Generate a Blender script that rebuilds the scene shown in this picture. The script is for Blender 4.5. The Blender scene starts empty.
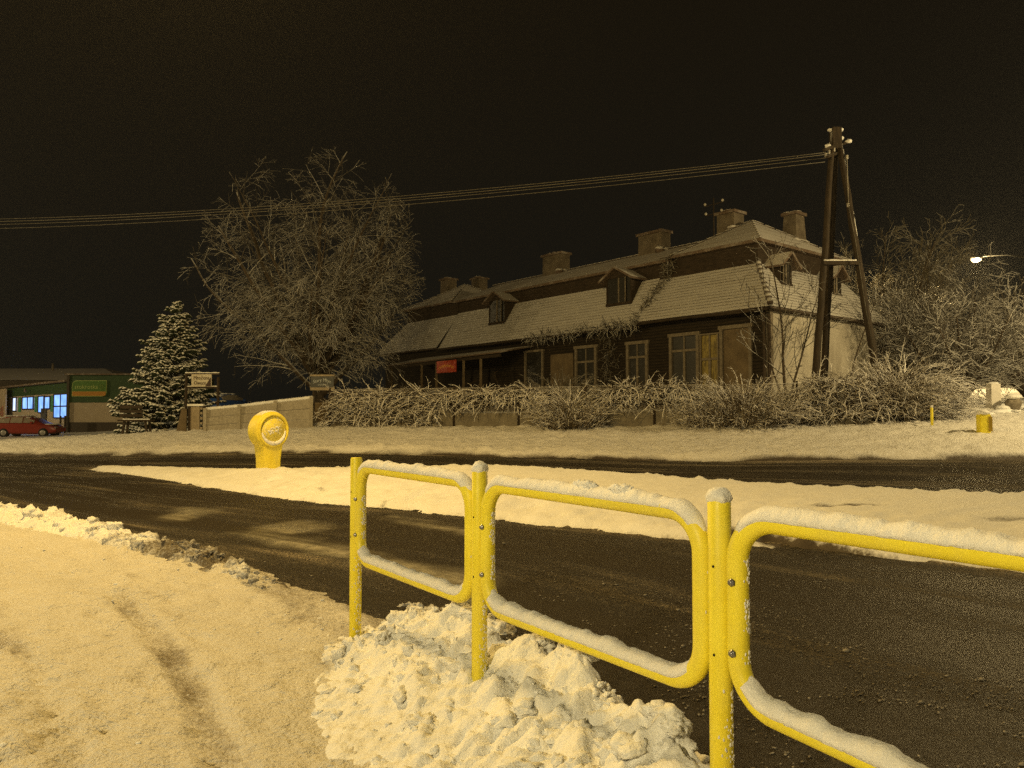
import bpy, bmesh, math, random
import numpy as np
from mathutils import Vector, Matrix

random.seed(11)
scene = bpy.context.scene
COL = scene.collection
F, CX, CY = 770.0, 512.0, 384.0
CAMZ = 1.4
PITCH = math.atan((414 - 384) / F)
cp, sp = math.cos(PITCH), math.sin(PITCH)


def at(px, py, Y):
    """photo position and distance -> world point"""
    cx, cy = (px - CX) / F, (CY - py) / F
    dy, dz = cp - sp * cy, sp + cp * cy
    k = Y / dy
    return Vector((cx * k, Y, CAMZ + dz * k))


def gx(px, Y):
    return (px - CX) / F * Y * 1.0


# ------------------------------------------------------------------ noise
_rs = np.random.RandomState(5)
_perm = _rs.permutation(512)


def _h(ix, iy, iz):
    return _perm[(_perm[(_perm[ix & 511] + iy) & 511] + iz) & 511]


def noise3(x, y, z):
    x, y, z = np.broadcast_arrays(np.asarray(x, float), np.asarray(y, float), np.asarray(z, float))
    ix, iy, iz = np.floor(x).astype(int), np.floor(y).astype(int), np.floor(z).astype(int)
    fx, fy, fz = x - ix, y - iy, z - iz
    u, v, w = [f * f * f * (f * (f * 6 - 15) + 10) for f in (fx, fy, fz)]

    def g(dx, dy, dz):
        h = _h(ix + dx, iy + dy, iz + dz) * 2.399963
        hz = (_h(ix + dx, iy + dy, iz + dz) % 64) / 32.0 - 1.0
        r = np.sqrt(np.maximum(0, 1 - hz * hz))
        return np.cos(h) * r * (fx - dx) + np.sin(h) * r * (fy - dy) + hz * (fz - dz)
    l = lambda a, b, t: a + (b - a) * t
    return 1.5 * l(l(l(g(0, 0, 0), g(1, 0, 0), u), l(g(0, 1, 0), g(1, 1, 0), u), v),
                   l(l(g(0, 0, 1), g(1, 0, 1), u), l(g(0, 1, 1), g(1, 1, 1), u), v), w)


def fbm(x, y, z=0.0, o=4, lac=2.03, gain=.5):
    a, s, f = 1.0, 0.0, 1.0
    for i in range(o):
        s = s + a * noise3(np.asarray(x) * f, np.asarray(y) * f, np.asarray(z) * f + i * 7.3)
        a *= gain
        f *= lac
    return s


def billow(x, y, z=0.0, o=4, gain=.5):
    a, s, f = 1.0, 0.0, 1.0
    for i in range(o):
        s = s + a * (3 * np.abs(noise3(np.asarray(x) * f, np.asarray(y) * f, np.asarray(z) * f + i * 5.1)) - .75)
        a *= gain
        f *= 2.07
    return s


def sstep(a, b, x):
    t = np.clip((x - a) / (b - a), 0, 1)
    return t * t * (3 - 2 * t)


# ------------------------------------------------------------------ terrain
def zt(px, py, Y):
    return at(px, py, Y)


CTRL = [(-8, 0, 0), (0, 0, 0), (8, 0, 0), (-6, 5, 0), (0, 5, 0), (6, 5, 0), (-8, 9, 0), (0, 9, .03), (6, 8, .02),
        (-8, -10, 0), (8, -10, 0), (-10, 13, .04)]
for a in [(0, 455, 22), (500, 458, 19), (700, 462, 18), (1024, 462, 18), (100, 471, 17.2), (260, 473, 15.6), (520, 473, 14.9),
          (800, 494, 12.2), (1024, 503, 11), (207, 488, 14), (300, 501, 12), (330, 430, 25), (205, 433, 26.5), (500, 429, 24), (700, 428, 23),
          (850, 427, 22.4), (900, 422, 23.5), (983, 434, 20), (993, 411, 26), (1000, 395, 40), (130, 437, 29), (170, 433, 31),
          (65, 433, 56), (130, 430, 57), (30, 437, 52), (0, 437, 52), (0, 441, 40), (60, 440, 40)]:
    CTRL.append(tuple(at(*a)))
CTRL += [(9, 27, 1.35), (-8, 46, 1.25), (14.2, 32, 1.7), (gx(228, 58), 58, 1.35), (24, 18, .35), (24, 30, 1.7), (30, 44, 2.8), (-9, 36, 1.1), (0, 45, 1.5), (-30, 30, .1), (-20, 26, .2),
         (-150, 150, 0), (0, 150, 3), (150, 150, 7), (-90, 0, -.2), (90, 0, .3), (0, -60, 0), (110, 50, 5), (-110, 60, 0), (-60, 75, .2)]
_C = np.array([tuple(c) for c in CTRL], float)


def _tps_k(r2):
    return np.where(r2 > 1e-9, .5 * r2 * np.log(r2 + 1e-12), 0)


_n = len(_C)
_d2 = ((_C[:, None, :2] - _C[None, :, :2]) ** 2).sum(-1)
_A = np.zeros((_n + 3, _n + 3))
_A[:_n, :_n] = _tps_k(_d2) + np.eye(_n) * 1.5
_A[:_n, _n:] = np.c_[np.ones(_n), _C[:, :2]]
_A[_n:, :_n] = _A[:_n, _n:].T
_W = np.linalg.solve(_A, np.r_[_C[:, 2], 0, 0, 0])


def tzs(x, y):
    x, y = np.asarray(x, float), np.asarray(y, float)
    sh = x.shape
    x, y = x.ravel(), y.ravel()
    out = np.empty(x.size)
    for i in range(0, x.size, 20000):
        xx, yy = x[i:i + 20000], y[i:i + 20000]
        d2 = (xx[:, None] - _C[None, :, 0]) ** 2 + (yy[:, None] - _C[None, :, 1]) ** 2
        out[i:i + 20000] = _tps_k(d2) @ _W[:_n] + _W[_n] + _W[_n + 1] * xx + _W[_n + 2] * yy
    return out.reshape(sh)


def tz(x, y):
    return float(tzs(np.array([x]), np.array([y]))[0])


# ------------------------------------------------------------------ mesh helpers
class MB:
    def __init__(s):
        s.v, s.f, s.sm = [], [], []

    def add(s, vs, fs, smooth=False):
        o = len(s.v)
        s.v.extend([tuple(p) for p in vs])
        s.f.extend([tuple(i + o for i in f) for f in fs])
        s.sm.extend([smooth] * len(fs))

    def hexa(s, p):
        s.add(p, [(0, 3, 2, 1), (4, 5, 6, 7), (0, 1, 5, 4), (1, 2, 6, 5), (2, 3, 7, 6), (3, 0, 4, 7)])

    def box(s, c, h, ax=None):
        """box: centre, half sizes, optional axes"""
        c = Vector(c)
        X, Y, Z = ax if ax else (Vector((1, 0, 0)), Vector((0, 1, 0)), Vector((0, 0, 1)))
        a, b, d = X * h[0], Y * h[1], Z * h[2]
        s.hexa([c - a - b - d, c + a - b - d, c + a + b - d, c - a + b - d, c - a - b + d, c + a - b + d, c + a + b + d, c - a + b + d])

    def bar(s, p, q, w, h, up=Vector((0, 0, 1))):
        p, q = Vector(p), Vector(q)
        d = (q - p)
        L = d.length
        d.normalize()
        side = d.cross(up)
        if side.length < 1e-4:
            side = d.cross(Vector((1, 0, 0)))
        side.normalize()
        u = side.cross(d)
        s.box((p + q) / 2, (L / 2, w / 2, h / 2), (d, side, u))

    def tube(s, pts, rad, n=6, cap=True, closed=False):
        pts = [Vector(p) for p in pts]
        m = len(pts)
        if not hasattr(rad, '__len__'):
            rad = [rad] * m
        vs, fs = [], []
        ref = None
        for i in range(m):
            if closed:
                t = pts[(i + 1) % m] - pts[i - 1]
            else:
                t = pts[min(i + 1, m - 1)] - pts[max(i - 1, 0)]
            if t.length < 1e-9:
                t = Vector((0, 0, 1))
            t.normalize()
            if ref is None:
                ref = Vector((0, 0, 1)) if abs(t.z) < .9 else Vector((1, 0, 0))
            a = ref - t * ref.dot(t)
            if a.length < 1e-6:
                a = t.orthogonal()
            a.normalize()
            ref = a
            b = t.cross(a)
            for k in range(n):
                g = 2 * math.pi * k / n
                vs.append(pts[i] + (a * math.cos(g) + b * math.sin(g)) * rad[i])
        for i in range(m if closed else m - 1):
            j = (i + 1) % m
            for k in range(n):
                l = (k + 1) % n
                fs.append((i * n + k, i * n + l, j * n + l, j * n + k))
        if cap and not closed:
            fs.append(tuple(range(n - 1, -1, -1)))
            fs.append(tuple((m - 1) * n + k for k in range(n)))
        s.add(vs, fs, True)

    def blob(s, c, r, sub=2, amp=.35, fr=1.5, sq=(1, 1, 1)):
        bm = bmesh.new()
        bmesh.ops.create_icosphere(bm, subdivisions=sub, radius=1)
        co = np.array([v.co[:] for v in bm.verts])
        of = random.random() * 50
        k = 1 + amp * fbm(co[:, 0] * fr + of, co[:, 1] * fr, co[:, 2] * fr, 3)
        co = co * k[:, None] * r * np.array(sq) + np.array(c)
        s.add(co.tolist(), [tuple(v.index for v in f.verts) for f in bm.faces], True)
        bm.free()

    def build(s, name, mat, parent=None, loc=None):
        me = bpy.data.meshes.new(name)
        me.from_pydata(s.v, [], s.f)
        me.polygons.foreach_set('use_smooth', s.sm)
        me.materials.append(mat)
        me.update()
        return link(name, me, parent)


def link(name, me, parent=None):
    o = bpy.data.objects.new(name, me)
    COL.objects.link(o)
    if parent:
        o.parent = parent
        if parent.type == 'EMPTY':
            o.matrix_parent_inverse = Matrix.Translation(-parent.location)
    return o


def thing(name, label, cat, loc=(0, 0, 0), group=None):
    o = bpy.data.objects.new(name, None)
    COL.objects.link(o)
    o.location = loc
    o.empty_display_size = .2
    tag(o, label, cat, group)
    return o


def tag(o, label=None, cat=None, group=None, kind=None):
    if label:
        o['label'] = label
    if cat:
        o['category'] = cat
    if group:
        o['group'] = group
    if kind:
        o['kind'] = kind
    return o


def grid_mesh(name, X, Y, Z, mat, keep=None, attrs=None, uv=None):
    ny, nx = X.shape
    me = bpy.data.meshes.new(name)
    idx = np.arange(nx * ny).reshape(ny, nx)
    q = np.stack([idx[:-1, :-1], idx[:-1, 1:], idx[1:, 1:], idx[1:, :-1]], -1).reshape(-1, 4)
    if keep is not None:
        kf = (keep[:-1, :-1] | keep[:-1, 1:] | keep[1:, 1:] | keep[1:, :-1]).ravel()
        q = q[kf]
    used = np.zeros(nx * ny, bool)
    used[q.ravel()] = True
    remap = np.cumsum(used) - 1
    co = np.stack([X.ravel(), Y.ravel(), Z.ravel()], -1)[used]
    q = remap[q]
    me.vertices.add(len(co))
    me.vertices.foreach_set('co', co.ravel().astype(np.float32))
    me.loops.add(q.size)
    me.loops.foreach_set('vertex_index', q.ravel().astype(np.int32))
    me.polygons.add(len(q))
    me.polygons.foreach_set('loop_start', np.arange(0, q.size, 4, dtype=np.int32))
    me.polygons.foreach_set('loop_total', np.full(len(q), 4, np.int32))
    me.polygons.foreach_set('use_smooth', np.ones(len(q), bool))
    me.update(calc_edges=True)
    me.validate()
    for k, a in (attrs or {}).items():
        at_ = me.attributes.new(k, 'FLOAT', 'POINT')
        at_.data.foreach_set('value', a.ravel()[used].astype(np.float32))
    if uv is not None:
        ul = me.uv_layers.new(name='UVMap')
        U = np.stack([uv[0].ravel(), uv[1].ravel()], -1)[used]
        ul.data.foreach_set('uv', U[q.ravel()].ravel().astype(np.float32))
    me.materials.append(mat)
    o = bpy.data.objects.new(name, me)
    COL.objects.link(o)
    return o


# ------------------------------------------------------------------ materials
class NT:
    def __init__(s, name):
        s.m = bpy.data.materials.new(name)
        s.m.use_nodes = True
        s.t = s.m.node_tree
        s.b = s.t.nodes['Principled BSDF']

    def n(s, typ, **kw):
        x = s.t.nodes.new(typ)
        for k, v in kw.items():
            if k.startswith('i_'):
                key = k[2:].replace('_', ' ')
                x.inputs[key].default_value = v
            else:
                setattr(x, k, v)
        return x

    def l(s, a, b):
        s.t.links.new(a, b)

    def noise(s, scale, detail=4, rough=.55, co=None, dist=0):
        x = s.n('ShaderNodeTexNoise')
        x.inputs['Scale'].default_value = scale
        x.inputs['Detail'].default_value = detail
        x.inputs['Roughness'].default_value = rough
        x.inputs['Distortion'].default_value = dist
        if co:
            s.l(co, x.inputs['Vector'])
        return x.outputs['Fac']

    def coord(s, kind='Object', scale=None):
        tc = s.n('ShaderNodeTexCoord').outputs[kind]
        if scale:
            mp = s.n('ShaderNodeMapping')
            mp.inputs['Scale'].default_value = scale
            s.l(tc, mp.inputs['Vector'])
            return mp.outputs['Vector']
        return tc

    def ramp(s, fac, stops):
        r = s.n('ShaderNodeValToRGB')
        e = r.color_ramp.elements
        while len(e) < len(stops):
            e.new(.5)
        for x, (p, c) in zip(e, stops):
            x.position = p
            x.color = c if len(c) == 4 else (*c, 1)
        s.l(fac, r.inputs['Fac'])
        return r.outputs['Color']

    def mix(s, fac, a, b):
        m = s.n('ShaderNodeMix', data_type='RGBA')
        for inp, v in ((m.inputs['Factor'], fac), (m.inputs['A'], a), (m.inputs['B'], b)):
            pass
        ins = [i for i in m.inputs if i.enabled]
        for i, v in zip((m.inputs[0], m.inputs[6], m.inputs[7]), (fac, a, b)):
            if hasattr(v, 'is_linked'):
                s.l(v, i)
            elif isinstance(v, (int, float)):
                i.default_value = v
            else:
                i.default_value = v if len(v) == 4 else (*v, 1)
        return m.outputs[2]

    def math(s, op, a, b=None):
        m = s.n('ShaderNodeMath', operation=op)
        for i, v in zip(m.inputs, (a, b)):
            if v is None:
                continue
            if hasattr(v, 'is_linked'):
                s.l(v, i)
            else:
                i.default_value = v
        return m.outputs[0]

    def bump(s, h, strength=.5, dist=.02):
        b = s.n('ShaderNodeBump')
        b.inputs['Strength'].default_value = strength
        b.inputs['Distance'].default_value = dist
        s.l(h, b.inputs['Height'])
        s.l(b.outputs['Normal'], s.b.inputs['Normal'])

    def col(s, c):
        if hasattr(c, 'is_linked'):
            s.l(c, s.b.inputs['Base Color'])
        else:
            s.b.inputs['Base Color'].default_value = (*c, 1)

    def rough(s, r, spec=.3):
        if hasattr(r, 'is_linked'):
            s.l(r, s.b.inputs['Roughness'])
        else:
            s.b.inputs['Roughness'].default_value = r
        s.b.inputs['Specular IOR Level'].default_value = spec


SNOW = (.80, .80, .80)


def mat_snow(name, dirt=False, c=SNOW, b1=55, bs=.5, bd=.012, dirtc=(.07, .055, .04), ice=False):
    t = NT(name)
    co = t.coord()
    a = t.noise(1.7, 6, .65, co)
    base = t.mix(a, tuple(x * .80 for x in c), tuple(min(1, x * 1.06) for x in c))
    if dirt:
        d = t.n('ShaderNodeAttribute', attribute_name='dirt').outputs['Fac']
        nn = t.noise(38, 5, .7, co)
        k = t.math('ADD', d, t.math('MULTIPLY', t.math('SUBTRACT', nn, .5), .9))
        k = t.ramp(k, [(.28, (0, 0, 0)), (.75, (1, 1, 1))])
        base = t.mix(k, base, dirtc)
    t.col(base)
    t.rough(.62, .35)
    if ice:                                   # packed snow turns to ice where it is trodden
        t.l(t.ramp(k, [(0, (.62,) * 3), (.5, (.36,) * 3)]), t.b.inputs['Roughness'])
    h = t.math('ADD', t.noise(b1, 4, .6, co), t.math('MULTIPLY', t.noise(b1 * .22, 3, .6, co), 1.6))
    t.bump(h, bs, bd)
    return t.m


def mat_plain(name, c, c2=None, sc=6, rough=.7, spec=.3, metal=0, bump=0, bsc=30, stretch=None):
    t = NT(name)
    co = t.coord('Object', stretch)
    if c2:
        t.col(t.ramp(t.noise(sc, 5, .65, co), [(.3, c), (.7, c2)]))
    else:
        t.col(c)
    t.rough(rough, spec)
    t.b.inputs['Metallic'].default_value = metal
    if bump:
        t.bump(t.noise(bsc, 4, .6, co), bump, .01)
    return t.m


def mat_cover(name, under, under2, lo=.1, hi=.55, snow=SNOW, ns=8, namp=.5, amount=1.0, usc=10, stretch=None):
    """real snow lying on whatever faces up, the bare material elsewhere"""
    t = NT(name)
    co = t.coord('Object', stretch)
    g = t.n('ShaderNodeNewGeometry').outputs['Normal']
    z = t.n('ShaderNodeSeparateXYZ')
    t.l(g, z.inputs[0])
    nz = t.math('ADD', z.outputs['Z'], t.math('MULTIPLY', t.math('SUBTRACT', t.noise(ns, 4, .6, co), .5), namp))
    k = t.ramp(nz, [(lo, (0, 0, 0)), (hi, (amount, amount, amount))])
    und = t.ramp(t.noise(usc, 5, .6, co), [(.3, under), (.7, under2)])
    t.col(t.mix(k, und, snow))
    t.rough(.75, .2)
    t.bump(t.noise(40, 3, .6, co), .3, .01)
    return t.m


def mat_emit(name, c, s, c2=None, sc=2.0):
    t = NT(name)
    t.col((.02, .02, .02))
    if c2:
        e = t.ramp(t.noise(sc, 3, .5, t.coord()), [(.35, c), (.65, c2)])
        t.l(e, t.b.inputs['Emission Color'])
    else:
        t.b.inputs['Emission Color'].default_value = (*c, 1)
    t.b.inputs['Emission Strength'].default_value = s
    return t.m


M = {}
M['snow'] = mat_snow('snow_ground', True)
M['snow_path'] = mat_snow('trodden_snow', True, c=(.69, .665, .615), b1=46, bs=1.0, bd=.022, dirtc=(.21, .175, .13), ice=True)
M['snow_verge'] = mat_snow('roadside_snow', True, c=(.78, .765, .73), b1=20, bs=.9, bd=.04)
M['snow_heap'] = mat_snow('heaped_snow', True, c=(.86, .86, .86), b1=75, bs=.7, bd=.01, dirtc=(.10, .08, .055))
M['snow_cap'] = mat_snow('settled_snow', False, c=(.82, .82, .82), b1=160, bs=.6, bd=.006)

# ------------------------------------------------------------------ road curves
def catmull(pts, per=12):
    P = [np.array(p, float) for p in pts]
    P = [2 * P[0] - P[1]] + P + [2 * P[-1] - P[-2]]
    out = []
    for i in range(1, len(P) - 2):
        for k in range(per):
            t = k / per
            a, b, c, d = P[i - 1], P[i], P[i + 1], P[i + 2]
            out.append(.5 * ((2 * b) + (-a + c) * t + (2 * a - 5 * b + 4 * c - d) * t * t + (-a + 3 * b - 3 * c + d) * t ** 3))
    out.append(P[-2])
    return np.array(out)


def resample(c, n):
    d = np.r_[0, np.cumsum(np.hypot(*np.diff(c, axis=0).T))]
    s = np.linspace(0, d[-1], n)
    return np.c_[np.interp(s, d, c[:, 0]), np.interp(s, d, c[:, 1])], s


NEAR = catmull([(-46, 44), (-20, 21.9), (-7.5, 11.2), (-4.26, 8.6), (-2.06, 6.57), (-.62, 4.72), (.9, 2.55), (2.2, .68), (4.2, -2.2), (9, -9)])
FAR = catmull([(-46, 54), (-28, 33), (-14.6, 22), (-7, 19.8), (-.3, 19), (4.4, 18), (12, 18), (22, 18.4), (34, 19)])


def sdist(x, y, curve):
    """signed distance, positive to the left of the curve's travel"""
    sh = x.shape
    p = np.c_[x.ravel(), y.ravel()]
    best = np.full(len(p), 1e18)
    sg = np.zeros(len(p))
    for a, b in zip(curve[:-1], curve[1:]):
        d = b - a
        L2 = d @ d
        t = np.clip(((p - a) @ d) / L2, 0, 1)
        w = p - (a + t[:, None] * d)
        r2 = (w ** 2).sum(1)
        cr = d[0] * (p[:, 1] - a[1]) - d[1] * (p[:, 0] - a[0])
        m = r2 < best - 1e-12
        best = np.where(m, r2, best)
        sg = np.where(m, cr, sg)
    return (np.sqrt(best) * np.sign(sg)).reshape(sh)


isl_near = [(85, 470, 17.6), (130, 476, 16.2), (207, 488, 14), (300, 501, 12), (400, 511.5, 10.8), (512, 523.5, 9.7), (700, 543, 8.3), (940, 567, 7.1)]
ISLN = [(gx(a, c), c) for a, b, c in isl_near] + [(7.5, 4.9)]
isl_far = [(85, 17.6), (140, 17.1), (260, 15.7), (390, 15.2), (520, 14.9), (650, 13.6), (800, 12.2), (1024, 11)]
ISLF = [(gx(a, c), c) for a, c in isl_far] + [(13, 9.6)]
ISL = np.array(list(catmull(ISLN, 6)) + list(catmull(ISLF, 6))[::-1])
ISL = np.r_[ISL, ISL[:1]]


def poly_sd(x, y, poly):
    """signed distance to a closed polygon, positive inside"""
    d = np.abs(sdist(x, y, poly))
    ins = np.zeros(x.shape, bool)
    for a, b in zip(poly[:-1], poly[1:]):
        c = ((a[1] > y) != (b[1] > y))
        with np.errstate(divide='ignore', invalid='ignore'):
            xi = (b[0] - a[0]) * (y - a[1]) / (b[1] - a[1] + 1e-15) + a[0]
        ins ^= c & (x < xi)
    return np.where(ins, d, -d)


# ------------------------------------------------------------------ ground sheet
gxs = np.unique(np.r_[-600, -350, -220, np.arange(-150, -40, 6), np.arange(-40, 40, .7), np.arange(40, 156, 6), 220, 350, 600])
gys = np.unique(np.r_[-300, -150, -80, np.arange(-40, -4, 4), np.arange(-4, 60, .7), np.arange(60, 160, 6), 220, 350, 700])
GX, GY = np.meshgrid(gxs, gys)
inroad = np.minimum(sdist(GX, GY, NEAR), -sdist(GX, GY, FAR))
TZ = tzs(np.clip(GX, -150, 150), np.clip(GY, -60, 150))
under = ((GX > -10.4) & (GX < 3) & (GY > 1.2) & (GY < 12.8)) | ((GX > -32.5) & (GX < 26.5) & (GY > 17) & (GY < 32.5))
GZ = TZ + np.where((inroad > -.9) | under, -.15, .05) + .05 * fbm(GX * .4, GY * .4, 3) * (inroad < -1)
ground = grid_mesh('ground', GX, GY, GZ, M['snow'], attrs={'dirt': np.zeros(GX.shape)})
tag(ground, kind='structure')

# ------------------------------------------------------------------ road
def pxy(px, py, z=0.0):
    k = (CAMZ - z) * F / (py - 414)
    return (gx(px, k), k)



def mat_road():
    t = NT('wet_slushy_asphalt')
    uv = t.n('ShaderNodeUVMap').outputs['UV']
    mp = t.n('ShaderNodeMapping')
    mp.inputs['Scale'].default_value = (.22, 30, 1)
    t.l(uv, mp.inputs['Vector'])
    st = t.noise(1.0, 6, .62, mp.outputs['Vector'], .4)          # streaks along the traffic
    co = t.coord()
    gr = t.noise(42, 6, .8, co)                                  # crumbs of slush
    big = t.noise(.9, 3, .5, co)
    sl = t.n('ShaderNodeAttribute', attribute_name='slush').outputs['Fac']
    k = t.math('ADD', t.math('MULTIPLY', t.math('SUBTRACT', st, .5), 2.5), t.math('MULTIPLY', t.math('SUBTRACT', gr, .5), 2.6))
    k = t.math('ADD', t.math('ADD', k, t.math('MULTIPLY', t.math('SUBTRACT', big, .5), .6)), sl)
    f = t.ramp(k, [(.18, (0, 0, 0)), (.80, (1, 1, 1))])
    fine = t.noise(140, 3, .6, co)
    asp = t.ramp(fine, [(.3, (.016, .0125, .009)), (.75, (.040, .032, .023))])
    mk = t.n('ShaderNodeAttribute', attribute_name='mark').outputs['Fac']
    mk = t.math('MULTIPLY', mk, t.ramp(st, [(.36, (.15, .15, .15)), (.62, (1, 1, 1))]))
    mk = t.math('MULTIPLY', mk, t.ramp(t.math('ADD', t.noise(6, 5, .7, co), t.math('MULTIPLY', gr, .6)), [(.45, (.12, .12, .12)), (.95, (1, 1, 1))]))
    t.col(t.mix(mk, t.mix(f, asp, (.29, .245, .18)), (.46, .43, .35)))
    t.l(t.ramp(f, [(0, (.5, .5, .5)), (.6, (.85, .85, .85))]), t.b.inputs['Roughness'])
    t.b.inputs['Specular IOR Level'].default_value = .2
    h = t.math('ADD', t.math('MULTIPLY', f, 1.3), t.math('MULTIPLY', fine, .35))
    t.bump(h, 1.0, .02)
    return t.m


M['road'] = mat_road()
nu, nv = 900, 170
Nr, su = resample(NEAR, nu)
Fr, _ = resample(FAR, nu)
# pair stations so that cross lines stay sensible
v = np.r_[np.linspace(0, .42, 190), np.linspace(.42, 1, 90)[1:]][None, :]
nv = v.size
RX = Nr[:, :1] * (1 - v) + Fr[:, :1] * v
RY = Nr[:, 1:] * (1 - v) + Fr[:, 1:] * v
sdn = sdist(RX, RY, NEAR)
sdf = -sdist(RX, RY, FAR)
sisl = -poly_sd(RX, RY, ISL)
# slush lies beside the wheel tracks and along the kerbs
lane = np.minimum(sdn, sisl)
track = np.exp(-((sdn - 1.15) / .33) ** 2) + np.exp(-((sdn - 2.85) / .33) ** 2)
ftrack = np.exp(-((sdf - 1.2) / .3) ** 2) + np.exp(-((sdf - 2.9) / .3) ** 2) + np.exp(-((sdf - 4.6) / .3) ** 2)
slush = .20 + .25 * np.exp(-sdn / .35) + .30 * np.exp(-np.maximum(sisl, 0) / .25) + .35 * np.exp(-sdf / .35) - .34 * np.maximum(track * (sdf > 5.2), ftrack * (sisl > 0))
sl2 = np.clip(slush - .12 + .5 * fbm(RX * .8, RY * .8, 3, 3) * .3, 0, 1)
RZ = tzs(RX, RY) + .006 + (.010 + .03 * sl2) * np.clip(billow(RX * 7, RY * 7, 1, 3), 0, 2) * sl2 * 1.6
slush = slush + .25 * (np.clip(billow(RX * 7, RY * 7, 1, 3), -1, 1)) * sl2
vm = np.broadcast_to(v, RX.shape)
um = np.broadcast_to(su[:, None], RX.shape)
wid = np.hypot(Nr[:, 0] - Fr[:, 0], Nr[:, 1] - Fr[:, 1])
mark = np.zeros(RX.shape)
for quad in [[(158, 518), (182, 520), (212, 511), (188, 508)], [(240, 533), (262, 529.5), (356, 550), (356, 560)], [(352, 551), (480, 575), (470, 588), (356, 562)],
             [(258, 528), (296, 522.5), (335, 529), (290, 535)], [(395, 520), (470, 532), (470, 536), (395, 523)]]:
    pq = np.array([pxy(*q_) for q_ in quad] + [pxy(*quad[0])])
    mark = np.maximum(mark, sstep(-.22, .16, poly_sd(RX, RY, pq) + .14 * fbm(RX * 1.8, RY * 1.8, 55, 4)))
road = grid_mesh('road', RX[::-1], RY[::-1], RZ[::-1], M['road'], attrs={'slush': slush[::-1], 'mark': mark[::-1]}, uv=(um[::-1], vm[::-1]))
tag(road, kind='structure')

# ------------------------------------------------------------------ near pavement
xs, ys = np.arange(-11, 3.2, .03), np.arange(.9, 13.2, .03)
X, Y = np.meshgrid(xs, ys)
sd = -sdist(X, Y, NEAR) + .12 * fbm(X * 1.4, Y * 1.4, 9, 4) + .05 * fbm(X * 9, Y * 9, 4, 2)
h = .085 * sstep(-.12, .22, sd)
gran = sstep(-.25, .5, fbm(X * 1.3, Y * 1.3, 21, 3))
wu, ww = X * .62 - Y * .78, X * .78 + Y * .62          # along and across the way people walk
chop = sstep(.0, .55, fbm(X * .7, Y * .7, 61, 2) + .5 * sstep(-.8, -2.6, X + .4 * (Y - 4)))
tex = .018 * fbm(X * .9, Y * .9, 1, 3) + .017 * fbm(wu * 1.6, ww * 5.0, 2, 4) + .030 * chop * np.abs(fbm(X * 5.5, Y * 5.5, 71, 4)) + .006 * fbm(wu * 4, ww * 14, 5, 3) + (.003 + .012 * gran) * billow(X * 9, Y * 9, 3, 3) + .006 * gran * np.maximum(0, fbm(X * 17, Y * 17, 6, 2)) * 2
rng = np.random.RandomState(3)
foot = np.zeros(X.shape)
# trodden lane: shallow footprints and a wheel rut running toward the viewer
for i in range(75):
    t = rng.rand()
    cx0, cy0 = -3.6 + 3.4 * t + rng.randn() * .75, 8.6 - 7.0 * t + rng.randn() * .4
    an = math.atan2(-.72, .62) + rng.randn() * .25
    dx, dy = X - cx0, Y - cy0
    u_, w_ = dx * math.cos(an) + dy * math.sin(an), -dx * math.sin(an) + dy * math.cos(an)
    e = (u_ / .15) ** 2 + ((w_ + .02 * np.sin(u_ * 14)) / .055) ** 2
    foot = np.minimum(foot, -.020 * np.exp(-e ** 2) + .006 * np.exp(-(np.sqrt(e) - 1.5) ** 2 * 6) * (1 + np.sin(u_ * 40)))


def rut(pts, w, d):
    c = catmull(pts, 8)
    s = np.abs(sdist(X, Y, c))
    return -d * np.exp(-(s / w) ** 4) + .35 * d * np.exp(-((s - w * 1.5) / (w * .45)) ** 2), np.exp(-(s / w) ** 4)


r1, m1 = rut([(-2.9, 5.7), (-2.3, 4.9), (-1.62, 3.9), (-1.1, 3.0), (-.65, 2.2), (-.3, 1.4)], .085, .026)
r2, m2 = rut([(-3.6, 5.0), (-2.6, 4.2), (-1.75, 3.1), (-1.2, 2.1), (-.9, 1.2)], .06, .016)
bank = .16 * sstep(-2.6, -4.2, X + .15 * Y - .3) * sstep(5.2, 3.6, Y)
heapL = np.exp(-(((X + 2.15) / .5) ** 2 + ((Y - 2.3) / .9) ** 2)) * .10 * (1 + .5 * billow(X * 5, Y * 5, 8, 3))
Z = tzs(X, Y) + h + (tex + foot + r1 + r2) * sstep(0, .3, sd) + bank + heapL - .08 * (sd < -.2)
dirt = np.clip(.40 * np.exp(-np.maximum(sd, 0) / .40) + .42 * (m1 + m2 * .8) * (.7 + .4 * fbm(X * 2, Y * 2, 5, 3)) + .42 * np.clip(fbm(wu * .45, ww * 2.2, 7, 4), 0, 1) + .3 * np.clip(fbm(X * 3.1 , Y * 3.1, 37, 4) - .25, 0, 1) - .25 * heapL / .1, 0, 1)
pav = grid_mesh('pavement', X, Y, Z, M['snow_path'], keep=sd > -.35, attrs={'dirt': dirt})
tag(pav, kind='structure')

mb = MB()
r = np.random.RandomState(77)
cX, cY = r.uniform(-7, .6, 1500), 1.0 + 9 * r.rand(1500) ** 1.3
cK = (-sdist(cX, cY, NEAR) > .1) & (fbm(cX * 1.3, cY * 1.3, 21, 3) > -.1 + .5 * r.rand(1500))
for i in np.nonzero(cK)[0]:
    x, y = cX[i], cY[i]
    rr = r.uniform(.003, .011) * (1 + 1.6 * (r.rand() > .95))
    zz_ = float(Z[int(np.argmin(np.abs(ys - y))), int(np.argmin(np.abs(xs - x)))])
    mb.blob((x, y, zz_ + rr * .2), rr, 1, .8, 1.9, (1.3, 1.2, .7))
o = mb.build('loose_snow', M['snow_cap'])
tag(o, kind='stuff')

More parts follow.
